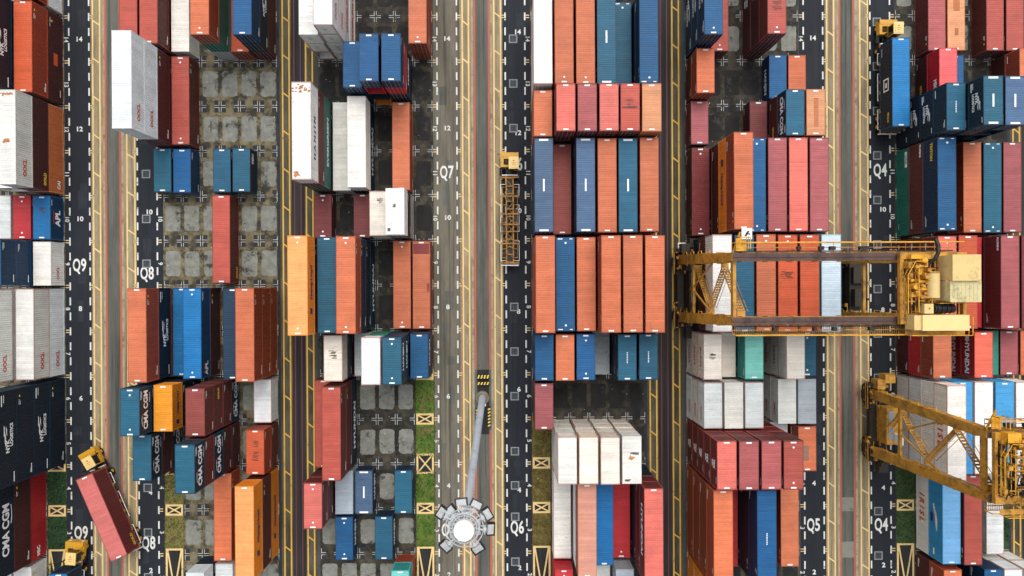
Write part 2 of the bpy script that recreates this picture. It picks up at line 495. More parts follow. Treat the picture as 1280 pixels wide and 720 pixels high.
GRASS = {'Q9': (5, 9.75, 14), 'Q8': (0, 9.1, 12.0), 'Q7': (5, 7.9, 12.0), 'Q6': (0, 8.9, 12.0), 'Q4': (0, 9.2, 12.0)}
for q, x0 in BLOCKS.items():
    light = q in ('Q8', 'Q9')
    yb = MB()
    for i in range(40):
        yb.rect(x0 + 0.02, x0 + 6 * PITCH - 0.02, YS + (YN - YS) * i / 40, YS + (YN - YS) * (i + 1) / 40, 0.0)
    yd = struct('yard_ground', yb, M_BEAM if light else M_BEAM_D)
    g1, g2, pads, cr = MB(), MB(), MB(), MB()
    rs = random.Random(q)
    for k in range(-3, 15):
        for j in range(6):
            xa = x0 + j * PITCH
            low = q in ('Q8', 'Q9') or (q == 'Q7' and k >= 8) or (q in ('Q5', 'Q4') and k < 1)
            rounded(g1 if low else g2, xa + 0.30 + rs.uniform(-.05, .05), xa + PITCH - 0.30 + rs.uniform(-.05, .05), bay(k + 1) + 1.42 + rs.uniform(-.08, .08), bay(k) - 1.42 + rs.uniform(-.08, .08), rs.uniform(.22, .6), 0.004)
    for k in range(-3, 15):
        for j in range(7):
            x = x0 + j * PITCH; y = bay(k)
            w0 = 0.0 if j == 0 else 0.82; w1 = 0.0 if j == 6 else 0.82
            for s0, s1 in (((-w0, -0.07), (0.07, w1))):
                pass
            pads.rect(x - w0 + (0.03 if j == 0 else 0), x + w1 - (0.03 if j == 6 else 0), y - 0.86, y + 0.86, 0.0042)
            for dy in (-0.15, 0.15):
                if j > 0:
                    cr.rect(x - 0.80, x - 0.1, y + dy - 0.04, y + dy + 0.04, 0.008)
                if j < 6:
                    cr.rect(x + 0.1, x + 0.80, y + dy - 0.04, y + dy + 0.04, 0.008)
            for dx in (-0.15, 0.15):
                if (j == 0 and dx < 0) or (j == 6 and dx > 0):
                    continue
                for s in (-1, 1):
                    a, b = sorted((y + s * 0.08, y + s * 0.78))
                    cr.rect(x + dx - 0.04, x + dx + 0.04, a, b, 0.0085)
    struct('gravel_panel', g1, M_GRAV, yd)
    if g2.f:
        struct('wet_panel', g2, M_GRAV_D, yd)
    struct('corner_pad', pads, M_PAD, yd)
    struct('corner_marking', cr, M_CREAM_P, yd)
    # painted walkway boxes across the grass strip
    if q in GRASS:
        j = GRASS[q][0]
        xa, xb = x0 + j * PITCH + 0.12, x0 + (j + 1) * PITCH - 0.12
        pb, pd = MB(), MB()
        for k, hh in ((8, 0.8), (9, 0.8), (10, 1.45 if q in ('Q7', 'Q8') else 0.8), (11, 0.8), (12, 3.3)):
            if (q in ('Q9', 'Q8', 'Q4', 'Q6') and k < 10):
                continue
            y = bay(k)
            yt, ybm = (y + hh, y - hh) if hh < 3 else (y + 0.9, y - 5.4)
            pd.rect(xa - 0.05, xb + 0.05, ybm, yt, 0.013)
            w = 0.27; z = 0.018
            pb.rect(xa, xb, yt - w, yt, z); pb.rect(xa, xb, ybm, ybm + w, z)
            pb.rect(xa, xa + w, ybm + w, yt - w, z); pb.rect(xb - w, xb, ybm + w, yt - w, z)
            if hh < 3:
                pb.strip((xa + w, yt - w), (xb - w, ybm + w), 0.2, z + 0.002); pb.strip((xa + w, ybm + w), (xb - w, yt - w), 0.2, z + 0.004)
            else:
                xm = (xa + xb) / 2
                pb.strip((xa + w, yt - w), (xm, ybm + w), 0.22, z + 0.002); pb.strip((xb - w, yt - w), (xm, ybm + w), 0.22, z + 0.004)
        struct('walkway_base', pd, M_ROAD_D, yd)
        struct('walkway_marking', pb, M_YEL_P, yd)

# --- grass strips
def mat_grass(name, a, b, dirt, at):
    t = NT(name)
    v = t.coord('Object')
    n1 = t.noise(v, 0.9, 5, 0.7); n2 = t.noise(v, 7, 3, 0.7); n3 = t.noise(v, 0.55, 6, 0.75)
    c = t.mix(t.ramp(n1, 0.35, 0.65), rgb(a), rgb(b))
    c = t.val(c, t.ramp(n2, 0.2, 0.8, 0.7, 1.25))
    c = t.mix(t.ramp(n3, *at), c, rgb(dirt))
    return t.done(c, 0.95)
GRASS_MAT = {'Q9': mat_grass('dark_turf', (34, 62, 34), (48, 78, 42), (44, 52, 36), (0.62, 0.72)),
             'Q8': mat_grass('dry_turf', (92, 102, 44), (138, 126, 72), (126, 108, 68), (0.50, 0.62)),
             'Q7': mat_grass('patchy_turf', (64, 100, 28), (104, 124, 48), (120, 104, 66), (0.53, 0.62)),
             'Q6': mat_grass('brown_turf', (84, 78, 32), (134, 116, 62), (76, 62, 34), (0.52, 0.64)),
             'Q4': mat_grass('green_turf', (50, 74, 38), (66, 88, 46), (70, 66, 50), (0.60, 0.72))}
def grass_patch(q, xa, xb, k0, k1, label_mat):
    mb = MB(); rs = random.Random(xa)
    ya, yb = bay(k1), bay(k0)
    nx_, ny_ = 8, int((yb - ya) / 0.35)
    for i in range(nx_):
        for j in range(ny_):
            X0 = xa + (xb - xa) * i / nx_; X1 = xa + (xb - xa) * (i + 1) / nx_
            mb.rect(X0, X1, ya + (yb - ya) * j / ny_, ya + (yb - ya) * (j + 1) / ny_, 0.0095)
    for _ in range(int((xb - xa) * (yb - ya) * 55)):
        x, y = rs.uniform(xa - .12, xb + .12), rs.uniform(ya - .1, yb + .1)
        if any(abs(y - bay(k)) < 0.95 for k in range(8, 13)):
            continue
        a = rs.uniform(0, 6.28); h = rs.uniform(0.06, 0.28); w = rs.uniform(0.04, 0.12)
        dx, dy = math.cos(a) * w, math.sin(a) * w
        lx, ly = rs.uniform(-.12, .12), rs.uniform(-.12, .12)
        mb.add([(x - dx, y - dy, 0.008), (x + dx, y + dy, 0.008), (x + lx, y + ly, h)], [(0, 1, 2)])
    o = obj('grass', mb, label_mat)
    o['kind'] = 'stuff'; return o
for q, (j, k0, k1) in GRASS.items():
    x0 = BLOCKS[q] + j * PITCH
    o = grass_patch(q, x0 + 0.06, x0 + PITCH - 0.06, k0, k1, GRASS_MAT[q])
    o['label'] = 'rough grass strip beside the %s truck lane' % q; o['category'] = 'grass'
o = grass_patch('Q4', BLOCKS['Q4'] + 5 * PITCH + 0.06, BLOCKS['Q4'] + 6 * PITCH - 0.1, 9.2, 12, GRASS_MAT['Q9'])
o['label'] = 'dark grass strip at the far side of the Q4 block'; o['category'] = 'grass'

# weeds along the joints of the slabs
rs = random.Random(21); wd = MB()
for _ in range(3600):
    q = rs.choice(('Q8', 'Q8', 'Q7', 'Q9')); k = rs.randrange(-1, 13) if q != 'Q7' else rs.randrange(7, 13)
    x = BLOCKS[q] + rs.randrange(0, 7) * PITCH + rs.gauss(0, .14); y = bay(k) - 1.2 - abs(rs.gauss(0, 1.4)) % 4.0
    for _b in range(2):
        a = rs.uniform(0, 6.28); w_ = rs.uniform(.03, .09)
        wd.add([(x - math.cos(a) * w_, y - math.sin(a) * w_, .006), (x + math.cos(a) * w_, y + math.sin(a) * w_, .006), (x + rs.uniform(-.12, .12), y + rs.uniform(-.12, .12), rs.uniform(.05, .18))], [(0, 1, 2)])
o = obj('weeds', wd, mat_grass('weed_green', (36, 52, 24), (58, 74, 34), (50, 50, 30), (0.55, 0.7)))
o['kind'] = 'stuff'; o['label'] = 'small green weeds growing in the joints of the yard slabs'; o['category'] = 'weeds'
# ------------------------------------------------------------------ shipping containers
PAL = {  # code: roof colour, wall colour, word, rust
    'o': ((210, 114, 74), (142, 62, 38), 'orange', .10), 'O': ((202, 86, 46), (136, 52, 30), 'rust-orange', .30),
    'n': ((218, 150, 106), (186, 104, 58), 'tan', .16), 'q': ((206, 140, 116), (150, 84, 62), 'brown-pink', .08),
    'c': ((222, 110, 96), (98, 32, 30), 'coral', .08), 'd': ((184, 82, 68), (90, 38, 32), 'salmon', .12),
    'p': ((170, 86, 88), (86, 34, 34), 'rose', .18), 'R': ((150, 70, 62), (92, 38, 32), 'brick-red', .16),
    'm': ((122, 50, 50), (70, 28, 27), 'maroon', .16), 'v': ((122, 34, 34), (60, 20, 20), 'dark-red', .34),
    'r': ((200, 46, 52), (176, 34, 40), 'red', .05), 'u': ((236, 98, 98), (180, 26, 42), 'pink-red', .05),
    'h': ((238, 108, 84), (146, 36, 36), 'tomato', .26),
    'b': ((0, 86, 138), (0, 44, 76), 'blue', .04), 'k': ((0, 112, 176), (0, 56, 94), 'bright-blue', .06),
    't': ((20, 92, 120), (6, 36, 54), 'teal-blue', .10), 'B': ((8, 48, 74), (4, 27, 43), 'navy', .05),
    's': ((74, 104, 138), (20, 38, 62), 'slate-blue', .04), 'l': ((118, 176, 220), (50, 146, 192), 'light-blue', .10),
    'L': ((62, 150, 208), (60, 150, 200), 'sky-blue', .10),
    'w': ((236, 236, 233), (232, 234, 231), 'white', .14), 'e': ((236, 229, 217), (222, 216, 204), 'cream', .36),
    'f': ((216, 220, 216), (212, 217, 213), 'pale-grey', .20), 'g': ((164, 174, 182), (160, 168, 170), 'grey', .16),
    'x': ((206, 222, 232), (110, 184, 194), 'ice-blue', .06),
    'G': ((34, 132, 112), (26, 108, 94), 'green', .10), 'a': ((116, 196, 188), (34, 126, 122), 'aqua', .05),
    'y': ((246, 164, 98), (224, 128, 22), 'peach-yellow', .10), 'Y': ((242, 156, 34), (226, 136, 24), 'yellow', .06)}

_cm = {}
def corr(mb, length, z0, z1, fixed, axis, sgn, depth=0.036, pitch=0.28, off=0.0):
    """corrugated panel; axis 'x' = faces +-X, runs along Y; 'y' = faces +-Y, runs along X"""
    n = max(1, int(length / pitch)); p = length / n
    pts = []
    for i in range(n):
        a = -length / 2 + i * p
        pts += [(a, 0), (a + p * .25, 0), (a + p * .5, depth), (a + p * .75, depth)]
    pts.append((length / 2, 0))
    vs, fs = [], []
    for t, d in pts:
        q = fixed - sgn * d
        for z in (z0, z1):
            vs.append((q, t, z) if axis == 'x' else (t, q, z))
    for i in range(len(pts) - 1):
        f = (2 * i, 2 * i + 2, 2 * i + 3, 2 * i + 1)
        fs.append(f if (sgn > 0) == (axis == 'x') else f[::-1])
    mb.add(vs, fs)

def container_meshes(L, H, kind):
    key = (L, H, kind)
    if key in _cm:
        return _cm[key]
    hx, hy = 1.219, L / 2
    w = MB()
    for s in (1, -1):
        corr(w, L - 0.30, 0.16, H - 0.10, s * (hx - 0.012), 'x', s)
    corr(w, 2.438 - 0.30, 0.16, H - 0.12, hy - 0.02, 'y', 1)
    if kind == 'plain':
        corr(w, 2.438 - 0.30, 0.16, H - 0.12, -hy + 0.02, 'y', -1)
    w.rect(-hx + .08, hx - .08, -hy + .08, hy - .08, 0.14)
    fr = MB()
    for sx in (1, -1):
        for sy in (1, -1):
            x0, x1 = sorted((sx * hx, sx * (hx - 0.15))); y0, y1 = sorted((sy * hy, sy * (hy - 0.15)))
            fr.box(x0, x1, y0, y1, 0.13, H - 0.13)
            fr.box(*sorted((sx * (hx + .003), sx * (hx - 0.165))), *sorted((sy * (hy + .003), sy * (hy - 0.18))), 0.0, 0.128)
            fr.box(*sorted((sx * (hx + .003), sx * (hx - 0.165))), *sorted((sy * (hy + .003), sy * (hy - 0.18))), H - 0.128, H + 0.004)
        fr.box(*sorted((sx * hx, sx * (hx - 0.07))), -hy + .19, hy - .19, H - 0.10, H - 0.012)
        fr.box(*sorted((sx * hx, sx * (hx - 0.06))), -hy + .19, hy - .19, 0.02, 0.16)
    for sy in (1, -1):
        fr.box(-hx + .17, hx - .17, *sorted((sy * hy, sy * (hy - 0.12))), H - 0.125, H - 0.01)
        fr.box(-hx + .17, hx - .17, *sorted((sy * hy, sy * (hy - 0.12))), 0.01, 0.15)
    rf = MB()
    x = hx - 0.072; n = int((L - 0.9) / 0.28); p = (L - 0.9) / n
    prof = [(-hy + .122, H - .022), (-hy + .44, H - .022)]
    for i in range(n):
        a = -hy + 0.45 + i * p
        prof += [(a + p * .05, H - .022), (a + p * .30, H - .010), (a + p * .6, H - .010), (a + p * .85, H - .022)]
    prof += [(hy - .44, H - .022), (hy - .122, H - .022)]
    vs = []
    for y, z in prof:
        vs += [(-x, y, z), (x, y, z)]
    rf.add(vs, [(2 * i, 2 * i + 1, 2 * i + 3, 2 * i + 2) for i in range(len(prof) - 1)])
    doors, rods, unit = [], None, None
    if kind == 'door':
        for s in (-1, 1):
            d = MB(); x0, x1 = sorted((s * 0.012, s * (hx - 0.155)))
            d.box(x0, x1, -hy + 0.03, -hy + 0.075, 0.16, H - 0.13)
            for i in range(4):
                z = 0.30 + i * (H - .75) / 3
                d.box(x0 + .1, x1 - .1, -hy + 0.018, -hy + 0.0295, z, z + 0.32)
            doors.append(d.mesh('door'))
            r = MB()
            for t in (0.30, 0.80):
                xx = s * t
                r.tube((xx, -hy - 0.004, 0.10), (xx, -hy - 0.004, H - 0.06), 0.022, n=6)
                r.box(xx - .06, xx + .06, -hy - .02, -hy + .017, 1.0, 1.06)
                r.box(xx - .06, xx + .06, -hy - .02, -hy + .017, H - .5, H - .44)
            doors.append(r.mesh('lock_rod'))
    if kind == 'reefer':
        u = MB()
        u.box(-1.06, 1.06, -hy + .05, -hy + .12, 0.16, H - .13)
        u.box(-1.0, 1.0, -hy + .01, -hy + .0495, 1.55, H - .2)
        for sx in (-.5, .5):
            u.tube((sx, -hy + .009, H - .75), (sx, -hy - .012, H - .75), 0.33, n=14)
        u.box(-1.0, -.1, -hy + .0, -hy + .0495, .25, 1.4); u.box(.05, 1.0, -hy + .02, -hy + .0495, .25, 1.4)
        for i in range(5):
            u.box(-.95, -.2, -hy - .012, -hy - .001, .4 + i * .2, .47 + i * .2)
        for z_ in (.2, .9, 1.5, H - .16):
            u.box(-1.06, 1.06, -hy - .004, -hy + .008, z_, z_ + .05)
        unit = u.mesh('refrigeration_unit')
    res = (w.mesh('walls'), fr.mesh('frame'), rf.mesh('roof'), doors, unit)
    for me, mt in ((res[0], M_WALL), (res[1], M_WALL), (res[2], M_ROOF)):
        me.materials.append(mt)
    for me in doors[0::2]:
        me.materials.append(M_WALL)
    for me in doors[1::2]:
        me.materials.append(M_GALV)
    if unit:
        unit.materials.append(M_UNIT)
    _cm[key] = res
    return res

_rm = {}
def roof_mark(L, H, style):
    key = (L, H, style)
    if key in _rm:
        return _rm[key]
    hy = L / 2; z = H + 0.012; out = []
    def put(name, mb):
        me = mb.mesh(name); me.materials.append(M_MARK); out.append((name, me))
    for s in (1, -1):
        if 'd' in style:             # white number plate at each end
            y = s * (hy - 0.24); put('number_plate', MB().box(-0.34, 0.34, y - .09, y + .09, z - .03, z))
        if 'w' in style:             # wide white end plate
            y = s * (hy - 0.24); put('number_plate', MB().box(-0.60, 0.60, y - .12, y + .12, z - .03, z))
        if 's' in style:             # small dot as well
            y = s * (hy - 0.85); put('roof_dot', MB().tube((0, y, z - .03), (0, y, z), 0.13, n=8))
        if 'o' in style:             # off-centre plates
            y = s * (hy - 0.22); put('number_plate', MB().box(-0.95, -0.35, y - .07, y + .07, z - .03, z)); put('number_plate', MB().box(0.55, 0.95, y - .05, y + .05, z - .03, z))
            put('roof_dot', MB().tube((0.05, s * (hy - 0.75), z - .03), (0.05, s * (hy - .75), z), 0.14, n=8))
    if 'b' in style:                 # long white bar along the middle
        put('roof_bar', MB().box(-0.11, 0.11, -0.8, 0.8, z - .03, z))
    if 'c' in style:                 # short column of code along the middle
        mb = MB()
        for i in range(7):
            mb.box(-0.07, 0.07, -0.75 + i * .22, -0.62 + i * .22, z - .03, z)
        put('lettering', mb)
    _rm[key] = out
    return out

# lettering on the side walls.  face +1 = east wall, -1 = west wall
_lm = {}
def side_lettering(spec, L, H, face):
    key = (spec, L, H, face)
    if key in _lm:
        return _lm[key]
    parts = {}
    x = face * 1.224
    base = Matrix(((0, 0, face, x), (face, 0, 0, 0), (0, 1, 0, 0), (0, 0, 0, 1)))   # text x -> +-Y, text y -> Z
    def T(ink, s, size, along, z, bold=.02, sx=1.0, shear=0.0):
        mb = parts.setdefault(ink, MB())
        S = Matrix.Identity(4); S[0][1] = shear
        add_text(mb, s, size, base @ Matrix.Translation((along, z, 0)) @ S, bold, sx)
    def B(ink, a0, a1, z0, z1, sk=0.0):
        mb = parts.setdefault(ink, MB())
        mb.add([base @ Vector(p) for p in ((a0, z0, 0), (a1, z0, 0), (a1 + sk, z1, 0), (a0 + sk, z1, 0))], [(0, 1, 2, 3)])
    h = H / 2
    if spec == 'cma':
        T('white', 'CMA CGM', 1.25, 0.1, h - .1, .045, 0.86)
        for i in range(10):
            a = -1.9 + i * .16; B('red' if i > 7 else 'white', a, a + .17, h + .62 + .10 * math.sin(i * .33), h + .72 + .10 * math.sin(i * .33), .05)
        for i in range(8):
            a = .9 + i * .16; B('white', a, a + .17, h - .92 - .06 * math.sin(i * .4), h - .84 - .06 * math.sin(i * .4), .05)
        B('white', 1.5, 2.6, H - .34, H - .24); B('white', 1.7, 2.6, H - .52, H - .44)
    elif spec == 'cma40':
        T('white', 'CMA CGM', 1.5, 0, h - .1, .05, 1.0)
        for i in range(14):
            a = .6 + i * .18; B('white', a, a + .19, h - .98 - .10 * math.sin(i * .25), h - .86 - .10 * math.sin(i * .25), .05)
    elif spec == 'nyk':
        T('white', 'NYK', .62, -.55, h + .12, .03, 1.1)
        T('white', 'LOGISTICS', .50, -.1, h - .45, .02, 0.95)
        B('white', -.9, .1, h + .42, h + .58, .5); B('white', -.2, .9, h + .62, h + .74, .2); B('white', .1, .7, h + .3, h + .42, .4)
        B('white', -2.6, -1.5, .45, .62); B('white', -2.6, -1.8, .75, .85); B('white', 2.0, 2.7, H - .3, H - .2)
    elif spec == 'nyk40':
        T('white', 'NYK', .75, -1.0, h + .1, .035, 1.1)
        T('white', 'LOGISTICS', .62, .4, h - .5, .025, 1.0)
        B('white', -1.1, .3, h + .42, h + .60, .7); B('white', .2, 1.5, h + .6, h + .74, .3); B('white', .3, 1.2, h + .25, h + .4, .5)
        B('white', -5.7, -4.4, .5, .66); B('white', 4.2, 5.6, H - .45, H - .28); B('white', 4.6, 5.6, H - .75, H - .66)
    elif spec == 'apl':
        T('white', 'APL', 1.25, 0, h - .15, .05, 1.05)
        B('red', -.9, 1.0, h + .62, h + .74, .1)
        B('white', 1.7, 2.5, H - .3, H - .22)
    elif spec == 'apl40':
        T('white', 'APL', 1.1, -4.8, h - .2, .045, 1.0)
        B('red', -5.6, -4.0, h + .5, h + .6, .1)
        B('white', 4.4, 5.6, H - .4, H - .32); B('white', 4.6, 5.6, H - .6, H - .54)
    elif spec == 'oocl':
        T('red', 'OOCL', .80, -3.7, h - .1, .03, 1.0)
    elif spec == 'oocl20':
        T('red', 'OOCL', .62, -1.3, h - .1, .02, 1.0)
    elif spec == 'hapag':
        T('navy', 'Hapag-Lloyd', .85, .4, h - .05, .035, 1.0)
        B('navy', -3.6, -2.9, h - .4, h + .35, .15)
    elif spec == 'hapag20':
        T('navy', 'Hapag-Lloyd', .60, .6, h - .05, .02, 1.0)
        B('navy', -2.3, -1.8, h - .35, h + .3, .1)
    elif spec == 'hapagw':
        T('navy', 'Hapag-Lloyd', .85, .4, h - .05, .035, 1.0)
        B('navy', -3.6, -2.7, h - .4, h + .35, .15)
    elif spec == 'hyundai':
        T('white', 'HYUNDAI', 1.05, .3, h - .1, .045, .98)
        B('white', -2.5, -2.0, h - .35, h + .3, .1)
    elif spec == 'hyundai40':
        T('white', 'HYUNDAI', 1.25, -.4, h - .1, .05, 1.2)
    elif spec == 'irisl':
        T('orange', 'I R I S L', 1.35, -.1, h - .1, .06, .95, 0.15)
    elif spec == 'swoosh':
        for i in range(10):
            a = -1.6 + i * .36; B('white', a, a + .38, h - .5 + .07 * i, h - .2 + .05 * i + .3 * math.sin(i * .33), .1)
        B('red', -1.0, .8, h - .2, h - .05, .3); B('navy', -.2, 1.0, h - 1.0, h - .55); B('white', 4.6, 5.5, h - .5, h - .2)
    elif spec == 'msc':
        T('white', 'MSC', .72, -5.0, h, .04, 1.0)
    elif spec == 'msc20':
        T('white', 'MSC', .80, 1.7, h + .4, .04, .9)
    elif spec == 'ever':
        T('white', 'EVERGREEN', 1.0, .2, h - .05, .04, 1.25)
    elif spec == 'hamburg':
        T('red', 'HAMBURG SUD', .95, -.2, h - .05, .04, 1.15)
    elif spec == 'hanjin':
        T('navy', 'H A N J I N', .95, -.6, h - .05, .05, 1.2)
    elif spec == 'whitecol':
        T('white', 'HANJIN', 1.0, .4, h - .05, .04, 1.05)
    elif spec == 'redcol':
        T('red', 'H A N S A', .62, .2, h - .05, .04, .95)
    elif spec == 'redsmall':
        T('red', 'SEACO', .62, 1.2, h + .1, .025, .9)
    elif spec == 'tex':
        T('white', 'TEX', .9, .1, h + .15, .05, .7); T('white', 'uasc', .62, .1, h - .42, .03, .85)
        B('white', 1.5, 2.4, H - .4, H - .3)
    elif spec == 'tex40':
        T('white', 'TEX', .95, -1.1, h + .15, .05, .8); T('white', 'uasc', .66, -1.1, h - .45, .03, .9)
        B('white', -5.4, -4.9, .4, .55)
    elif spec == 'capital':
        T('white', 'MAERSK LINE', .7, .3, h, .03, 1.0); T('white', 'CAPITAL', .55, .3, h - .6, .02, .9)
    elif spec == 'florens':
        T('white', 'FLORENS', .42, -5.0, H - .55, .02, 1.0); B('white', 4.2, 5.4, .45, .52); B('white', 4.6, 5.4, .62, .68)
    elif spec == 'gold':
        T('yellow', 'GOLD', .55, 1.7, h, .03, 1.0); B('white', -2.4, -1.6, .5, .58)
    elif spec == 'gold40':
        T('yellow', 'GOLD', .62, -4.6, .7, .03, 1.0)
    elif spec == 'codes':
        B('yellow', 4.9, 5.2, H - .55, H - .35); B('white', 3.9, 4.6, H - .42, H - .34); B('white', 3.9, 4.4, H - .6, H - .54)
        B('white', -5.4, -4.2, .42, .56); B('white', -5.4, -4.8, .66, .72)
    elif spec == 'codes20':
        B('white', 1.6, 2.6, H - .40, H - .32); B('white', 1.9, 2.6, H - .56, H - .50); B('white', -2.6, -1.6, .45, .58)
    elif spec == 'ytext':
        T('yellow', 'TRITON', .60, -4.4, h + .2, .03, 1.1); B('white', 4.0, 5.4, .45, .52); B('white', 4.3, 5.4, .62, .67)
    elif spec == 'cai':
        T('white', 'CAI', .75, -4.9, .95, .035, 1.0)
    elif spec == 'china':
        B('white', -5.6, -3.4, H - .95, H - .45); T('black', 'CHINA', .42, -4.5, H - .7, .02, 1.0); B('white', 4.4, 5.2, .5, .56)
    elif spec == 'box':
        B('white', -.9, -.7, .9, 2.1); B('white', .7, .9, .9, 2.1); B('white', -.7, .7, .9, 1.1); B('white', -.7, .7, 1.9, 2.1); B('white', -.3, .4, 1.3, 1.7)
        T('yellow', 'GOLD', .5, 4.6, h + .5, .03, 1.0); B('white', -5.4, -4.2, .5, .58)
    elif spec == 'patch':
        B('orange', -1.1, .6, h - .4, h + .4); T('yellow', '8', .5, 4.9, H - .7, .03); B('white', -5.3, -4.3, .5, .62); B('white', 4.0, 5.3, H - .42, H - .34)
    out = []
    for ink, mb in parts.items():
        me = mb.mesh('lettering'); me.materials.append(INK[ink]); out.append(me)
    _lm[key] = out
    return out

NUM = {1: 'one', 2: 'two', 3: 'three', 4: 'four', 5: 'five'}
ORD = ['first', 'second', 'third', 'fourth', 'fifth', 'sixth']

def container(code, L, H, loc, rotz, label, ends='plain', mark=None, letters=(), group='shipping containers stacked in the yard', rust=None, mass=False):
    roof, wall, word, ru = PAL[code]
    t = None if mass else thing('shipping_container', label, 'shipping container', loc, rotz, group)
    me = container_meshes(L, H, ends)
    rs = random.Random(repr((round(loc[0], 2), round(loc[1], 2), round(loc[2], 2))))
    v = rs.uniform(0.82, 1.08); hue = rs.uniform(-.06, .06)
    ru = (ru if rust is None else rust) * (rs.uniform(.5, 2.1) if rust is None and code not in 'wef' else rs.uniform(.7, 1.1))
    if code in 'wefxz':
        v = .94 + (v - .82) * .4
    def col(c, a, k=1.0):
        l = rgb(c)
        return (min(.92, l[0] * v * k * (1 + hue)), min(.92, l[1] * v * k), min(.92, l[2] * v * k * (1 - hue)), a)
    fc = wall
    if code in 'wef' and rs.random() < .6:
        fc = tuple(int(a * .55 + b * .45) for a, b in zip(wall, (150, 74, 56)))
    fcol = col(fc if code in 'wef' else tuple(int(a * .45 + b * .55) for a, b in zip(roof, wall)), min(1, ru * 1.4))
    if mass:
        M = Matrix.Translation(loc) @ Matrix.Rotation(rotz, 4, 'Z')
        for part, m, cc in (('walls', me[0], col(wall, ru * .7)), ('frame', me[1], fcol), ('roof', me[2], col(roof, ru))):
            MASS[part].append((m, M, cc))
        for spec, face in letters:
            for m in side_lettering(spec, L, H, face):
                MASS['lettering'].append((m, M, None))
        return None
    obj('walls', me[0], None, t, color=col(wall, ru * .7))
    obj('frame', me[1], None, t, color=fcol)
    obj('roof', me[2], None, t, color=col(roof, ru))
    if ends == 'door':
        for i in range(0, 4, 2):
            d = obj('door', me[3][i], None, t, color=col(wall, ru))
            obj('lock_rod', me[3][i + 1], None, d)
    if ends == 'reefer':
        obj('refrigeration_unit', me[4], None, t)
    if mark:
        for mn, mm in roof_mark(L, H, mark):
            obj(mn, mm, None, t)
    for spec, face in letters:
        for m in side_lettering(spec, L, H, face):
            obj('lettering', m, None, t)
    return t

